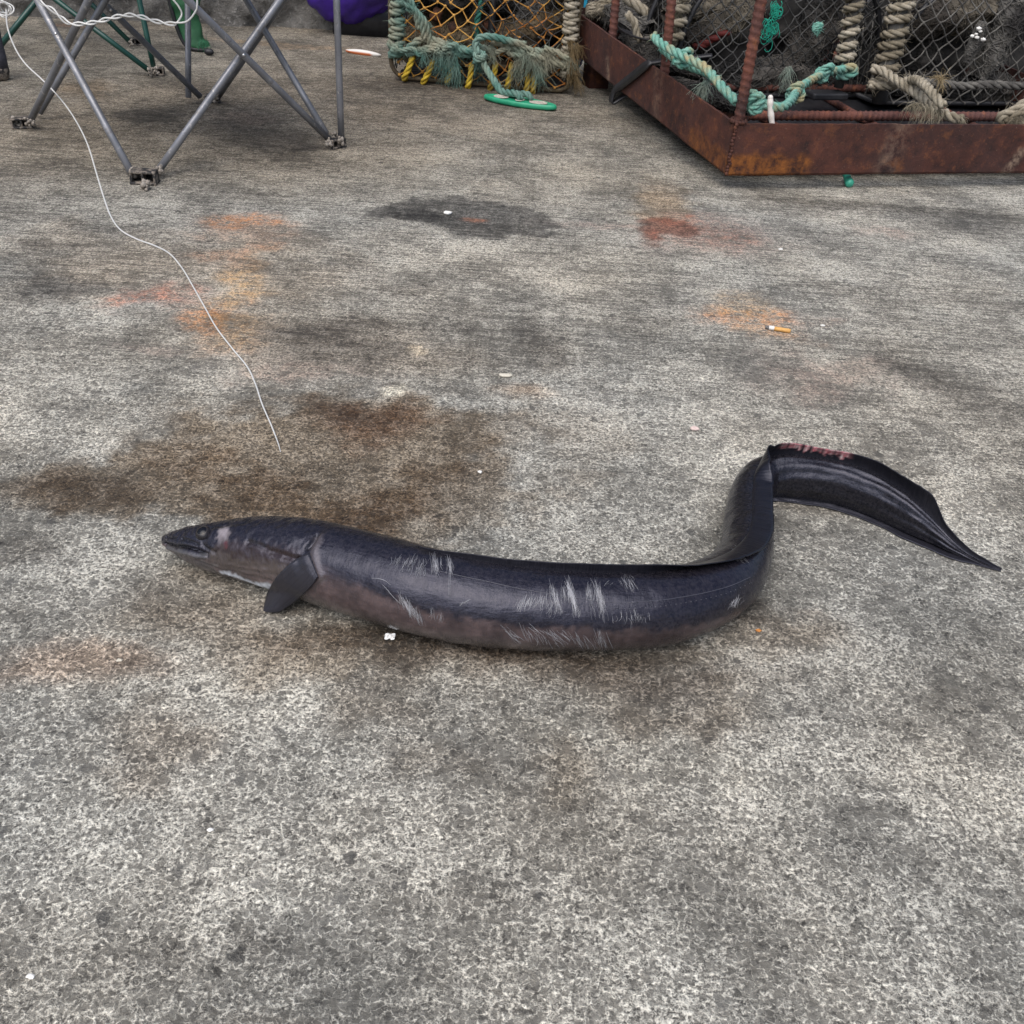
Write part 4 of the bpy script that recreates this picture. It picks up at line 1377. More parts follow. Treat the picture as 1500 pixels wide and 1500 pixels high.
wrap(PT(PW - .020, -.005, .06), PT(PW - .028, -.005, PH + .01), .018, .0125, .025, CREAM, 'rope_wrapping', pot, 170, )
mb = MB()
for u, v, z in ((.07, -.02, .25), (.09, -.02, .22), (.11, -.015, .20)):
    mb.rope([PT(u - .05, v - .01, z + .03), PT(u, v - .02, z + .01), PT(u + .02, v - .015, z - .03), PT(u + .03, v - .01, z - .08)], .010, smoothn=8, fuzz=200, fl=.02)
mb.fray(PT(.13, -.02, .19), V((.2, -.1, -1)), 60, .07, .5)
mb.build('rope_tail', TEAL, pot)
# thick frayed rope along the front
mb = MB()
yF = lambda px: PL.y + (px - 573) / (838 - 573) * (PR.y - PL.y) - .022
mb.rope([D(x, y, yF(x)) for x, y in ((568, 62), (590, 75), (602, 68), (618, 57), (640, 60), (668, 70), (698, 74), (726, 70))], .0125, smoothn=8, fuzz=260, fl=.022)
mb.rope([D(x, y, yF(x) - .008) for x, y in ((572, 72), (598, 78), (620, 72), (650, 66), (676, 80), (696, 78))], .011, smoothn=8, fuzz=220, fl=.022)
mb.rope([D(x, y, yF(x) - .008) for x, y in ((720, 60), (750, 68), (772, 78), (792, 88), (815, 92), (836, 96))], .0125, smoothn=8, fuzz=260, fl=.024)
mb.rope([D(x, y, yF(x) - .005) for x, y in ((752, 66), (762, 82), (784, 74), (806, 82), (828, 100))], .011, smoothn=8, fuzz=260, fl=.022)
for x, y, dx, n in ((660, 84, -.2, 120), (668, 96, -.1, 110), (650, 80, -.4, 70), (700, 86, .1, 60), (780, 84, .2, 140), (790, 96, .3, 120), (757, 92, 0, 90), (770, 76, -.2, 70), (640, 70, 0, 40), (800, 78, .2, 50)):
    mb.fray(D(x, y, yF(x) - .012), V((dx, -.25, -1)), n, .085, .75, .0011)
mb.build('cross_rope', TEAL, pot)
mb = MB()
for k in range(10):
    mb.fray(D(840 + rnd.uniform(-6, 6), 60 + k * 6, yF(838) - .01), V((.5, -.3, -1)), 40, .06, .7, .0011)
mb.build('frayed_edge', mat_fibre('brown_fibre', (.16, .11, .05), (.26, .19, .10)), pot)
# yellow lashings over the bottom bar
for x, ty, by_, lean in ((594, 88, 116, 10), (622, 94, 122, 12), (657, 98, 120, 6), (687, 100, 130, 4), (720, 98, 132, 6), (745, 98, 128, 5), (772, 110, 137, 2), (782, 106, 138, 1)):
    mb = MB()
    y0 = yF(x)
    mb.rope([D(x + lean, ty, y0 + .03), D(x + lean, ty - 3, y0 - .004), D(x + lean * .4, (ty + by_) / 2, y0 - .014), D(x - 2, by_ - 2, y0 - .010), PT((x - 573) / 265 * PW, .014, .004)], .0105, smoothn=7, fuzz=30, fl=.012)
    mb.build('lashing', YELR, pot)
mb = MB()
mb.rope([D(x, y, yF(x) + .004) for x, y in ((706, -20), (704, 10), (699, 30), (697, 55))], .010, smoothn=8, fuzz=80)
mb.build('hanging_rope', mat_fibre('dark_teal_rope', (.02, .12, .09), (.05, .19, .15), None, 40), pot)

# toggle on its tether, lying in front of the pot
tg = G(762, 155)
tog = thing('rope_toggle', tg, 'flat green plastic toggle on a teal tether in front of the lobster pot', 'toggle')
A_, B_ = G(709, 146), G(815, 163)
tx = (B_ - A_); hl = tx.length / 2; tx.normalize(); ty_ = V((-tx.y, tx.x, 0)); tc = (A_ + B_) / 2
hw = .040
def ell(k, s=1.0):
    a = 2 * math.pi * k / 64
    return math.cos(a) * hl * s, math.sin(a) * hw * s * (1 - .12 * abs(math.cos(a)))
mb = MB()
zt = .020
def slot(c_, k, r1, r2):
    a = 2 * math.pi * k / 64
    return c_ + math.cos(a) * r1, math.sin(a) * r2
prof = [(1.0, .006), (1.0, .011), (.985, .016), (.95, .0185), (.90, .0185)]
rws = []
for s_, z in prof:
    rws.append([mb.vert(tc + tx * ell(k, s_)[0] + ty_ * ell(k, s_ if s_ > .96 else s_ - .02)[1] + V((0, 0, z))) for k in range(64)])
for s_, z in ((.86, .0175), (.80, .0160), (.6, .0160), (.3, .0160), (.02, .0160)):
    rws.append([mb.vert(tc + tx * ell(k, s_)[0] + ty_ * (ell(k, s_)[1] * .92) + V((0, 0, z))) for k in range(64)])
rws.insert(0, [mb.vert(tc + tx * ell(k, .9)[0] + ty_ * ell(k, .9)[1] + V((0, 0, .002))) for k in range(64)])
for A, B in zip(rws, rws[1:]):
    for k in range(64): mb.f.append((A[k], A[(k + 1) % 64], B[(k + 1) % 64], B[k]))
mb.f.append(tuple(rws[0][::-1])); mb.f.append(tuple(rws[-1]))
mb.build('plate', mat_var('green_plastic', (.012, .22, .115), (.025, .30, .16), 30, .4, .3, 200, .001), tog)
for u, hu_ in ((-.52, .20), (.50, .24), (0.0, .12)):
    mb = MB()
    def win(a_, b_):
        th = a_ * 6.2832
        return tc + tx * (hl * (u + hu_ * math.cos(th) * b_)) + ty_ * (hw * .60 * math.sin(th) * b_ ) + V((0, 0, .0185 + .0015 * noise.noise(V((a_ * 9, b_ * 5, u)))))
    mb.grid(30, 8, win)
    mb.build('opening', mat_var('grit_seen_through', (.28, .25, .20), (.60, .56, .48), 300, .9, .9, 500, .003) if u == -.52 else bpy.data.materials['grit_seen_through'], tog)
mb = MB()
mb.rope([D(x, y, Y) for x, y, Y in ((770, 66, yF(770) - .01), (745, 60, yF(745) - .03), (722, 54, yF(722) - .04), (703, 55, yF(703) - .045), (696, 66, yF(696) - .05), (702, 80, yF(702) - .06))], .0115, smoothn=8, fuzz=150, fl=.018)
k0 = D(703, 80, yF(703) - .06)
mb.rope([k0, D(710, 96, yF(710) - .07), D(722, 116, yF(720) - .11), D(735, 134, yF(735) - .14), tc + V((-.012, .0, .035)), tc + V((.0, -.006, .020))], .0115, smoothn=8, fuzz=120, fl=.018)
mb.rope([D(712, 100, yF(710) - .068), D(726, 120, yF(720) - .115), D(740, 138, yF(735) - .14), tc + V((.018, .004, .036)), tc + V((.036, -.002, .020))], .010, smoothn=8, fuzz=100, fl=.018)
for q in range(3):
    c_ = k0 + V((0, -.004, -.008 * q))
    mb.rope([c_ + V((math.cos(a) * .016, math.sin(a) * .014, .006 * math.sin(a + q))) for a in [k * .5 for k in range(14)]], .008, smoothn=3, fuzz=120, fl=.014)
mb.build('tether', TEAL, tog)

# ================================================================== RUSTY STEEL CRATE
g0 = .038
KTILT = .062
KF, KL, KR = G(1063, 258, g0), G(838, 70, g0 + .088), G(1500, 254, g0)
kux = (KR - KF).normalized(); kuy = (KL - KF); kuy.z = 0; KDEP = kuy.length; kuy.normalize(); kuz = V((0, 0, 1))
KW, KD, BH = 1.25, KDEP + .06, .128
def K(u, v, z): return V((KF.x, KF.y, 0)) + kux * u + kuy * v + V((0, 0, z + KTILT * v))
def atpx(px, v0, v1, u=.0, z=.15):            # crate point on the line u, z whose photo column is px
    return min((v0 + (v1 - v0) * k / 300 for k in range(301)), key=lambda v: abs((K(u, v, z) - CAM).dot(C_R) / (K(u, v, z) - CAM).dot(C_F) * F + 750 - px))
def KY(px, v, z=.15):                          # distance of the crate line v at a photo column
    u = min((k / 300 * 1.6 - .1 for k in range(301)), key=lambda u: abs((K(u, v, z) - CAM).dot(C_R) / (K(u, v, z) - CAM).dot(C_F) * F + 750 - px))
    return K(u, v, z).y
crate = thing('steel_crate', K(KW / 2, KD / 2, 0), 'heavy rusted steel crate with rebar uprights holding old lobster pots and rope', 'crate')
def plate(name, a, b, z0, z1, th, inward, lip=.035, cham=0.0, patch=0):
    """angle-iron side: an upright web with a turned-in bottom lip, gently dented"""
    mb = MB()
    d = (b - a); d.z = 0; L = d.length; d.normalize()
    n = 160
    prof = [(0, z1 + (z0 + .006 - z1) * k / 9) for k in range(10)] + [(.004, z0), (lip, z0), (lip, z0 + th), (th + .003, z0 + th), (th, z0 + th + .004), (th, z1)]
    rws = []
    for i in range(n + 1):
        s_ = L * i / n
        row = []
        for o_, z in prof:
            zz = z
            if cham and s_ < cham and z < z0 + .02: zz = z
            p = V((a.x, a.y, 0)) + d * s_ + inward * o_ + V((0, 0, zz))
            w_ = .0022 * noise.noise(V((s_ * 5, z * 8, o_ * 3 + a.x))) + .0008 * noise.noise(V((s_ * 40, z * 50, a.x)))
            p += inward * w_
            if z == z1: p += V((0, 0, .0014 * noise.noise(V((s_ * 60, a.x, 1)))))
            hz = (z - z0) / (z1 - z0)
            edge_ = patch * (1 - smooth(.20, .24, s_ + .02 * noise.noise(V((z * 60, 1, a.x))))) * (1 - smooth(.34, .46, hz + .10 * noise.noise(V((s_ * 45, 2, a.x))))) if patch else 0
            pale = (1 - smooth(.0, .05, abs(s_ - .445 - .02 * hz))) * .35 * patch + (.8 * patch * (1 - smooth(.006, .02, abs(s_ - .82 - .06 * hz))) * (1 - smooth(.4, .6, hz)))
            mb.col = (min(1, edge_ + .0), min(1, max(0, pale)), .5)
            p.z += KTILT * max(0, (p - K(0, 0, 0)).dot(kuy))
            row.append(mb.vert(p))
        mb.col = None
        rws.append(row)
    m_ = len(prof)
    for A, B in zip(rws, rws[1:]):
        for k in range(m_): mb.f.append((A[k], B[k], B[(k + 1) % m_], A[(k + 1) % m_]))
    mb.f.append(tuple(rws[0])); mb.f.append(tuple(reversed(rws[-1])))
    return mb.build(name, RUST, crate, smooth_=False)
z1 = g0 + BH
plate('side_beam', K(.006, 0, 0), K(KW, 0, 0), g0, z1, .008, kuy, patch=1)
plate('side_beam', K(0, .0085, 0), K(0, KD, 0), g0, z1, .008, kux, patch=.6)
plate('side_beam', K(KW + .002, KD, 0), K(KW + .002, .0085, 0), g0, z1, .008, -kux)
plate('side_beam', K(KW, KD + .002, 0), K(.0, KD + .002, 0), g0, z1, .008, -kuy)
for u, v in ((.16, .16), (KW - .16, .16), (.10, KD - .05), (KW - .05, KD - .05), (KW / 2, .30), (KW / 2, KD - .3)):
    mb = MB()
    hs = (g0 + KTILT * v) / 2; mb.box(V((K(u, v, 0).x, K(u, v, 0).y, hs)), kux, kuy, kuz, .035, .035, hs - .0005)
    mb.build('skid', RUST, crate, smooth_=False)
# weld at the near corner
mb = MB()
for k in range(16):
    mb.ball(K(.004 + rnd.uniform(-.002, .002), .002, g0 + .006 + BH * k / 16), .0055, 7, 5, jit=.25)
for k in range(14):
    a_ = k * .45
    mb.ball(K(.018 + .017 * math.cos(a_), .018 + .017 * math.sin(a_), z1 + .002), .006, 7, 5, jit=.3)
mb.build('weld', RUST, crate)
def rebar(a, b, r, name='upright'):
    L = (b - a).length
    n = int(L / .0035)
    mb = MB()
    pts = [lerp(a, b, i / n) for i in range(n + 1)]
    mb.tube(pts, r, 18, rfun=lambda i, th: 1 + .20 * max(0, math.sin((i * .0035 / .017) * 6.283 + th)) ** 2 + .05 * noise.noise(V((i * .1, th, 3))))
    return mb.build(name, REBAR, crate)
P0 = K(.019, .019, z1 - .03); P1 = D(1115, 0, P0.y + .0)
rebar(P0, lerp(P0, P1, 2.2), .0128)
for (x0, y0), (x1, y1) in (((974, 96), (984, 0)), ((898, 46), (902, 0))):
    # on the left beam: the point of the beam line below that pixel
    best = K(.022, atpx(x0, .2, KD, .022, z1), z1)
    top = D(x1, y1, best.y)
    best.z -= .03
    rebar(best, lerp(best, top, 2.5), .0125)
rebar(K(KW - .02, .02, z1 - .03), K(KW - .02, .02, .75), .0128)
rebar(K(.05, .33, .088), K(KW - .01, .33, .088), .0125, 'floor_bar')
for v in (.62, .95, 1.25):
    rebar(K(.01, v, .085), K(KW - .01, v, .085), .011, 'floor_bar')
for u in (.30, .62, .95):
    rebar(K(u, .01, .064), K(u, KD - .01, .064), .0095, 'floor_bar')

# black sheet added under the gear to darken the ground below the crate
mb = MB()
def shade_fn(u, v):
    p = K(lerp(.06, KW - .06, u), lerp(.10, KD - .05, v), g0 + .014 + .006 * noise.noise(V((u * 7, v * 7, 2))))
    return p
mb.grid(30, 30, shade_fn)
q = mb.build('shade_sheet', BLACKPL, crate)
md = q.modifiers.new('t', 'SOLIDIFY'); md.thickness = .006
# white hook on the beam
hk = D(1129, 176, KF.y + .03)
mb = MB()
pts = catmull([D(1132, 192, KY(1130, .016)), D(1130, 174, KY(1130, .016)), D(1128, 156, KY(1130, .016)), D(1128.5, 143, KY(1130, .016))], 6)
mb.tube(pts, [.0075 + .0008 * math.sin(i) for i in range(len(pts) - 1)] + [.006], 14)
mb.ball(pts[-1], .0068, 12, 8)
q = mb.build('rope_hook', mat_var('ivory_plastic', (.60, .55, .50), (.74, .69, .64), 80, .4, .2, 200, .001),
             label='ivory peg standing on the crate edge where the turquoise rope hangs', cat='hook')
# green peg under the beam
mb = MB()
a, b = G(1237, 250, .024), G(1245, 270, .010)
a = b + (a - b).normalized() * .07
mb.tube([a, lerp(a, b, .5), lerp(a, b, .9), b], [.009, .010, .012, .009], 14)
mb.build('peg', mat_var('sea_green_plastic', (.03, .28, .19), (.06, .36, .25), 60, .4, .3, 200, .001),
         label='sea green plastic peg poking out below the rusty front beam', cat='peg')
# black strap round the left beam
v0s, v1s = atpx(953, .2, KD, 0, z1), atpx(905, .2, KD, 0, g0)
strap = thing('strap', K(0, v0s, -KTILT * v0s), 'black rubber strap looped round the left beam of the rusty crate', 'strap')
mb = MB()
bz = K(0, v1s, g0).z
path = [K(.16, v0s - .05, z1 + .040), K(.08, v0s - .02, z1 + .022), K(.012, v0s, z1 + .007), K(-.006, v0s + .012, z1 - .004), K(-.008, lerp(v0s, v1s, .45), lerp(z1, g0, .45)), K(-.008, lerp(v0s, v1s, .85), lerp(z1, g0, .85)), K(-.012, v1s, g0 - .004), K(-.014, v1s + .004, g0 - .040)]
path.append(K(.03, v1s - .004, g0 - .014)); path.append(K(.10, v1s - .02, g0 - .002))
path = catmull(path, 8)
wid = .013
for p in path:
    pass
rw = []
for i, p in enumerate(path):
    tt = (path[min(i + 1, len(path) - 1)] - path[max(i - 1, 0)]).normalized()
    side = kuy - tt * kuy.dot(tt); side.normalize()
    nn_ = tt.cross(side)
    rw.append([mb.vert(p + side * a_ * wid + nn_ * b_ * .003) for a_, b_ in ((-1, -1), (1, -1), (1, 1), (-1, 1))])
for A, B in zip(rw, rw[1:]):
    for k in range(4): mb.f.append((A[k], A[(k + 1) % 4], B[(k + 1) % 4], B[k]))
mb.f.append(tuple(rw[0][::-1])); mb.f.append(tuple(rw[-1]))
mb.build('band', BLACKPL, strap)

# ------------------------------------------------------------------ pots inside the crate
def crate_pot(name, label, x0, x1, ybase, zb, depth, net_mat, cell, thr, wraps, seed, hgt=.40):
    a, b = G(x0, ybase, zb), G(x1, ybase - 6, zb)
    b = a + kux * (b - a).length
    root = thing(name, (a + b) / 2 + kuy * depth / 2, label, 'lobster pot', 'old lobster pots inside the rusty crate')
    W = (b - a).length
    def Q(u, v, z): return a + kux * u + kuy * v + V((0, 0, z))
    arch = lambda t_: (W / 2 - math.cos(t_ * math.pi) * W / 2 * (1 - .10 * math.sin(t_ * math.pi)), (math.sin(t_ * math.pi) ** .55) * hgt)
    mb = MB()
    for v in (0, depth / 2, depth):
        mb.tube([Q(arch(k / 24)[0], v, arch(k / 24)[1]) for k in range(25)], .008, 8)
        mb.tube([Q(0, v, 0), Q(W, v, 0)], .008, 8)
    for u in (0, W): mb.tube([Q(u, 0, 0), Q(u, depth, 0)], .008, 8)
    mb.build('frame', BLACKPL, root)
    def front(u, v):
        x = lerp(.01, W - .01, u); z = v * hgt
        return Q(x, -.004 - .018 * math.sin(math.pi * u) * math.sin(math.pi * v) + .012 * noise.noise(V((u * 4, v * 4, seed))), z)
    def hood(u, v):
        x, z = arch(u)
        k = .985 - .05 * abs(math.sin(v * math.pi)) + .03 * noise.noise(V((u * 5, v * 5, seed + 2)))
        return Q(W / 2 + (x - W / 2) * k, v * depth, z * k)
    mb = MB()
    nu = int(W / cell * 2); nv = int(hgt / cell * 2)
    mb.net(front, nu, nv, thr, .26, 2.0, .03)
    mb.build('front_netting', net_mat, root)
    mb = MB()
    mb.net(hood, int(hgt * 2.6 / cell * 2), int(depth / cell * 2), thr, .4, 0, .03, sub=1)
    mb.build('hood_netting', net_mat, root)
    mb = MB()
    def liner(u, v):
        return Q(lerp(.02, W - .02, u), depth * .55 + .05 * noise.noise(V((u * 6, v * 5, seed))), lerp(.0, hgt * .9, v))
    mb.grid(40, 30, liner)
    def floor_(u, v): return Q(W * u, depth * v, .006 + .012 * noise.noise(V((u * 9, v * 9, seed))))
    mb.grid(30, 24, floor_)
    mb.build('inner_mat', DARKN, root)
    return root, Q, W
potA, QA, WA = crate_pot('lobster_pot', 'old lobster pot in black netting just behind the near corner post of the crate', 982, 1252, 138, .10, .50, BLKN, .040, .0019, None, 3)
potB, QB, WB = crate_pot('lobster_pot', 'old lobster pot in coarse grey netting behind the frayed cream rope tail', 1283, 1640, 150, .105, .50, GRYN, .050, .0024, None, 8)
YA, YB = QA(0, 0, 0).y, QB(0, 0, 0).y

def mass(root, name, mat, fn, nu, nv, hairs, hl, up=.3, hr=.0011, under=None):
    mb = MB()
    mb.grid(nu, nv, fn)
    fo = lambda u, v: fn(u, v % 1.0) + (fn(u, v % 1.0) - (fn(u, .25) + fn(u, .75)) / 2).normalized() * .003
    mb.net(fo, 46, 26, .0012, .8, 1.6, .12, 4, 1)
    mb.net(fo, 30, 18, .0015, 1.2, 1.8, .15, 4, 1)
    for _ in range(int(hairs * .35)):
        u, v = rnd.random(), rnd.random()
        p = fn(u, v)
        q = fn(min(1, u + .03), v)
        d = (q - p)
        d = d.normalized() if d.length > 1e-6 else V((1, 0, 0))
        d = (d * rnd.choice((-1, 1)) + V((rnd.gauss(0, .6), -.15 - rnd.random() * .3, rnd.gauss(0, .6)))).normalized()
        mb.fibre(p + V((0, -.002, .001)), d, hl * rnd.uniform(.4, 1.1), hr * .7 * rnd.uniform(.5, 1.2), up + .4, 6, .75)
    return mb.build(name, mat, root)
def roll(c, ax, L, r, seed, sq=.8):
    ax = ax.normalized(); n1 = ax.cross(V((0, 0, 1))).normalized(); n2 = n1.cross(ax)
    def f(u, v):
        th = v * 6.2832
        rr = r * (1 + .40 * noise.fractal(V((u * 4, math.cos(th) * 1.4, math.sin(th) * 1.4 + seed)), .8, 2, 4)) * (math.sin(math.pi * min(max(u, .04), .96)) ** .35)
        return c + ax * (L * (u - .5)) + n1 * (math.cos(th) * rr) + n2 * (math.sin(th) * rr * sq)
    return f
# folded beige net and other mess seen through pot A
mass(potA, 'folded_net', BEIGE, roll(D(1060, 34, YA + .10), kux * 1 + V((0, .1, .35)), .26, .040, 1), 60, 30, 900, .05)
mass(potA, 'folded_net', BEIGE, roll(D(1040, 10, YA + .16), kux + V((0, .1, .2)), .30, .045, 5), 60, 30, 700, .05)
mass(potA, 'net_heap', DARKN, roll(D(1130, 110, YA + .12), kux, .44, .055, 7), 70, 30, 900, .05)
mass(potA, 'net_heap', DARKN, roll(D(1190, 50, YA + .18), V((.3, .1, 1)), .30, .07, 9), 60, 30, 900, .05)
mass(potA, 'net_heap', DARKN, roll(D(1000, 105, YA + .08), kux, .16, .045, 11), 50, 30, 500, .045)
mb = MB()
for x, y in ((1032, 62), (1045, 55), (1058, 48), (1025, 66)):
    mb.ball(D(x, y, YA + .05), .017, 10, 7, (1.5, .8, .7), .15)
mb.build('bait_bag', mat_var('dark_red_cloth', (.09, .008, .006), (.16, .02, .015), 60, .7, .5, 150, .002), potA)
mb = MB()
for cx, cy_, sc_ in ((1125, 42, 1), (1137, 16, .6)):
    for k in range(26):
        c_ = D(cx + rnd.gauss(0, 5) * sc_, cy_ + rnd.gauss(0, 8) * sc_, YA - .01)
        mb.tube([c_ + V((math.cos(a + k) * .012, rnd.uniform(-.004, .004), math.sin(a * 1.0 + k) * .018)) * sc_ for a in [q * .7 for q in range(7)]], .0011, 4)
mb.build('twine_tangle', mat_fibre('emerald_twine', (.01, .28, .19), (.03, .40, .28)), potA)
def knot(root, px, py, Y, r, mat, name, n=40):
    mb = MB()
    c_ = D(px, py, Y)
    for q in range(3):
        mb.rope([c_ + V((math.cos(a) * r * .9, -.004 * q, math.sin(a + q) * r * .8)) for a in [k * .55 for k in range(13)]], r * .45, smoothn=3, fuzz=200, fl=r)
    mb.fray(c_, V((-.2, -.6, -.3)), n, r * 2.2, 1.6, .0010)
    return mb.build(name, mat, root)
knot(potA, 1197, 40, YA - .015, .012, TURQ, 'rope_knot', 70)
# rubber pad below
mb = MB()
mb.box(D(1210, 139, YA - .03), kux, kuy, kuz, .058, .03, .010)
q = mb.build('rubber_pad', BLACKPL, potA, smooth_=False)
bv = q.modifiers.new('soft', 'BEVEL'); bv.width = .006; bv.segments = 3
# wound hoops
wrap(D(1236, 96, YA - .012), D(1262, -60, YA + .02), .021, .0115, .0335, CREAM, 'rope_wrapping', potA, 130, jit=.08)
mb = MB(); mb.tube([D(1228, 128, YA - .01), D(1238, 90, YA - .012), D(1262, -60, YA + .02)], .014, 10); mb.build('hoop_core', DARKN, potA)
wrap(D(984, 66, YA - .012), D(1008, -50, YA + .02), .022, .0125, .036, CREAM, 'rope_wrapping', potA, 110, jit=.3)
wrap(D(1291, 128, YB - .014), D(1334, -50, YB + .02), .030, .0125, .0330, CREAM, 'rope_wrapping', potB, 170, jit=.08)
mb = MB(); mb.tube([D(1288, 150, YB - .01), D(1292, 120, YB - .012), D(1334, -50, YB + .02)], .023, 12); mb.build('hoop_core', GRYN, potB)
# bottom rope of pot B
mb = MB()
mb.rope([D(x, y, YB - .02) for x, y in ((1340, 120), (1375, 122), (1410, 126), (1450, 124), (1500, 126), (1560, 122))], .0125, smoothn=10, fuzz=350, fl=.02)
mb.build('ground_rope', GRYN, potB)
mass(potB, 'folded_net', BEIGE, roll(D(1400, 20, YB + .14), kux + V((0, 0, .2)), .42, .06, 21), 70, 30, 800, .05)
mass(potB, 'net_heap', GRYN, roll(D(1470, 40, YB + .12), V((.3, .1, 1)), .30, .06, 25), 70, 30, 900, .05)
mass(potB, 'net_heap', DARKN, roll(D(1400, 130, YB + .14), kux, .46, .06, 27), 70, 30, 700, .05)
mass(potB, 'net_heap', DARKN, roll(D(1350, 60, YB + .2), V((.2, .1, 1)), .30, .06, 31), 70, 30, 600, .05)
mass(potB, 'twine_tangle', GRYN, roll(D(1428, 62, YB - .01), V((.1, 0, 1)), .11, .016, 33), 40, 20, 500, .035)
mb = MB()
for x, y in ((1436, 46), (1424, 53), (1431, 55), (1440, 58), (1430, 50), (1434, 42)):
    mb.ball(D(x, y, YB - .03), rnd.uniform(.004, .007), 8, 6, (1.3, .8, .8), .2)
mb.build('barnacle_cluster', shell, potB)
mb = MB(); mb.fray(D(1378, 118, YB - .03), V((-.1, -.2, .9)), 45, .05, .5); mb.fray(D(1378, 114, YB - .03), V((.3, -.2, -.8)), 40, .05, .5)
mb.build('frayed_end', mat_fibre('straw_fibre', (.40, .30, .16), (.52, .42, .26)), potB)
# mess between left beam and pot A
mbm = thing('net_tangle', K(.10, .95, .09), 'tangle of grey netting and cream knots between the left beam and the black pot', 'netting')
mass(mbm, 'netting', GRYN, roll(K(.13, 1.12, .17), kuy * -1, .55, .050, 41), 80, 30, 1500, .055)
mass(mbm, 'netting', DARKN, roll(K(.12, .72, .145), kuy * -1 + kux * .1, .50, .042, 43), 80, 30, 900, .05)
mass(mbm, 'netting', DARKN, roll(K(.13, .40, .12), kuy * -1 + kux * .3, .34, .030, 45), 60, 30, 700, .04)
mass(mbm, 'netting', GRYN, roll(K(.20, .95, .25), kuy * -1 + kux * .3, .40, .05, 47), 60, 30, 900, .05)
knot(mbm, 885, 10, K(.1, 1.15, 0).y, .022, CREAM, 'rope_knot', 60)
knot(mbm, 868, 14, K(.08, 1.2, 0).y, .020, CREAM, 'rope_knot', 60)
mb = MB()
mb.rope([D(x, y, K(0, .95, 0).y) for x, y in ((915, -4), (930, 6), (944, 16), (950, 24))], .016, smoothn=8, fuzz=200, fl=.02)
mb.build('rope_piece', CREAM, mbm); mb = MB()
mb.rope([D(x, y, K(0, .8, 0).y) for x, y in ((918, 20), (930, 34), (932, 48), (938, 60))], .012, smoothn=8, fuzz=200, fl=.02)
mb.build('rope_piece', CREAM, mbm)
mb = MB()
for k in range(6):
    mb.tube(catmull([D(905 + k * 6, 40 + k * 2, K(0, .9, 0).y), D(925 + k * 8, 52 + k * 3, K(0, .8, 0).y - .03), D(960, 62 - k * 2, K(0, .6, 0).y), D(972, 70, K(0, .5, 0).y)], 5), .003, 6)
mb.build('black_cord', BLACKPL, mbm)

# turquoise rope strung in front of the pots
tr = thing('turquoise_rope', D(1100, 150, KF.y + .06), 'knotted turquoise rope strung from the left upright past the ivory peg to the wound hoop', 'rope')
tr.location.z = .1; tr['_o'] = tuple(tr.location)
y0, y1 = K(0, .52, 0).y - .04, KY(1080, .075)
tp = [(958, 52), (966, 62), (985, 74), (1008, 86), (1030, 97), (1045, 112), (1060, 130), (1080, 150)]
mb = MB()
mb.rope([D(x, y, lerp(y0, y1, i / 7)) for i, (x, y) in enumerate(tp)], .0125, smoothn=8, fuzz=60, fl=.012)
mb.rope([D(x + 3, y + 9 + 4 * math.sin(i), lerp(y0, y1, i / 7) - .006) for i, (x, y) in enumerate(tp[1:7])], .010, smoothn=8, fuzz=80, fl=.012)
t2 = [(1090, 140), (1103, 136), (1107, 150), (1112, 160), (1120, 152), (1131, 156), (1146, 157), (1158, 148), (1166, 136), (1178, 124), (1196, 113), (1214, 106), (1232, 102), (1250, 98), (1252, 106), (1238, 112), (1226, 110)]
y2 = YA - .035
mb.rope([D(x, y, lerp(y1 - .03, y2, smooth(5, 13, i))) for i, (x, y) in enumerate(t2)], .0120, smoothn=8, fuzz=60, fl=.012)
mb.build('strand', TURQ, tr)
for x, y, k in ((1104, 150, .0), (1166, 134, .4), (1206, 106, .8), (1000, 84, -1)):
    mb = MB()
    Yk = lerp(y1 - .03, y2, k) if k >= 0 else lerp(y0, y1, .3)
    c_ = D(x, y, Yk - .008)
    for q in range(3):
        off = V((rnd.uniform(-.006, .006), -.003 * q, .008 * (q - 1)))
        mb.rope([c_ + off + V((math.cos(a) * .015, math.sin(a * 1.0) * .010, math.sin(a + q * 1.3) * .013)) for a in [k_ * .55 for k_ in range(13)]], .0085, smoothn=3, fuzz=60, fl=.01)
    mb.build('knot', TURQ, tr)
mb = MB()
mb.fray(D(1035, 120, lerp(y0, y1, .6)), V((-.3, -.2, -.7)), 120, .06, 1.1)
mb.build('frayed_end', mat_fibre('pale_green_fibre', (.22, .30, .25), (.36, .40, .33)), tr); mb = MB()
mb.fray(D(1155, 100, YA - .03), V((0, -.3, -.8)), 60, .07, .8)
mb.build('frayed_end', bpy.data.materials['pale_green_fibre'], tr)

# cream rope tails coming over the edge
ct = thing('cream_rope_tail', D(1345, 150, YB - .1), 'thick frayed cream rope tail hanging from the wound hoop over the floor bar', 'rope')
yT = KY(1400, .055)
mb = MB()
pA = [(1276, 100), (1292, 104), (1308, 114), (1326, 126), (1344, 138), (1362, 152), (1380, 164), (1396, 172), (1409, 175)]
mb.rope([D(x, y, lerp(YB - .05, yT, smooth(0, 8, i))) for i, (x, y) in enumerate(pA)], .0135, smoothn=8, fuzz=260, fl=.02)
pB_ = [(1272, 124), (1290, 126), (1312, 124), (1330, 118), (1345, 118), (1358, 128), (1370, 142), (1382, 156)]
mb.rope([D(x, y, lerp(YB - .06, yT + .02, smooth(1, 7, i))) for i, (x, y) in enumerate(pB_)], .0130, smoothn=8, fuzz=260, fl=.02)
mb.build('strand', CREAM, ct)
mb = MB()
for k in range(8):
    mb.fray(D(1340 + k * 6, 150 + k * 2, yT + .03), V((-.4, .0, -.8)), 22, .055, 1.0)
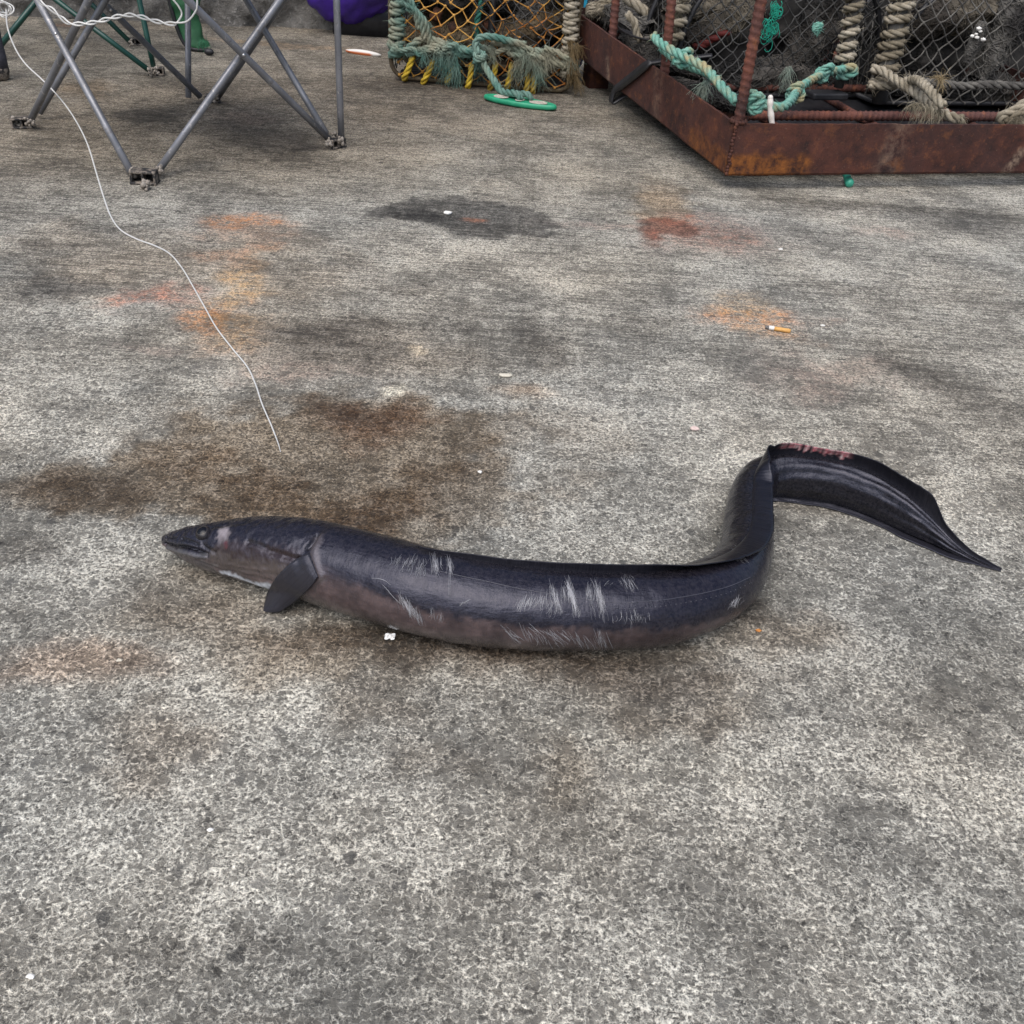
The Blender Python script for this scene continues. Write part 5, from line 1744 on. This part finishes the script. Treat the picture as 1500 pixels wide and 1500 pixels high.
CRF = mat_fibre('cream_fibre', (.30, .26, .18), (.46, .41, .31)); mb.build('frayed_end', CRF, ct); mb = MB()
mb.fray(D(1406, 173, yT - .005), V((.8, -.2, -.1)), 60, .03, .9)
mb.build('frayed_end', CRF, ct)
yT = KY(1490, .05)
c2 = thing('cream_rope_end', D(1485, 165, yT), 'knotted cream rope end sitting on the front beam at the right', 'rope')
mb = MB()
mb.rope([D(x, y, yT) for x, y in ((1520, 140), (1500, 152), (1482, 164), (1470, 168), (1464, 174), (1474, 178), (1490, 176), (1515, 176))], .0135, smoothn=8, fuzz=220, fl=.018)
mb.rope([D(x, y, yT - .015) for x, y in ((1505, 160), (1490, 170), (1480, 180), (1500, 184))], .012, smoothn=8, fuzz=220, fl=.018)
mb.fray(D(1490, 172, yT - .02), V((-.2, -.5, -.2)), 120, .05, 1.4)
mb.build('strand', CREAM, c2)

# old netting and rope ends packed inside the single pot
mass(pot, 'net_heap', BROWN, roll(PT(PW * .70, .11, .16), pux + V((0, 0, .5)), .30, .075, 51), 60, 30, 900, .05)
mass(pot, 'net_heap', BROWN, roll(PT(PW * .30, .13, .12), pux, .34, .060, 53), 60, 30, 900, .05)
mass(pot, 'net_heap', DARKN, roll(PT(PW * .45, .12, .26), pux, .50, .055, 55), 60, 30, 700, .05)
mass(pot, 'net_heap', GRYN, roll(PT(PW * .80, .10, .28), pux * .6 + V((0, 0, .6)), .22, .045, 57), 60, 30, 700, .05)
mb = MB()
mb.net(lambda u, v: pfront(lerp(.45, 1, u), lerp(.35, 1, v)) - puy * (.008 + .006 * noise.noise(V((u * 6, v * 6, 2)))), 14, 11, .0015, .6, 1.6, .15)
mb.build('loose_netting', BLKN, pot)
for k in range(7):
    x0 = 585 + k * 36
    mb = MB()
    pts = [D(x0 + rnd.uniform(-10, 10) + 9 * q, 66 + 4 * q + rnd.uniform(-7, 7) + (6 if x0 > 700 else 0), yF(x0 + 9 * q) - .012 - rnd.uniform(0, .012)) for q in range(5)]
    mb.rope(pts, rnd.uniform(.007, .010), smoothn=7, fuzz=380, fl=.026)
    mb.fray(pts[-1], V((.4, -.2, -.8)), 70, .06, 1.0, .0010)
    mb.build('rope_tangle', TEAL, pot)
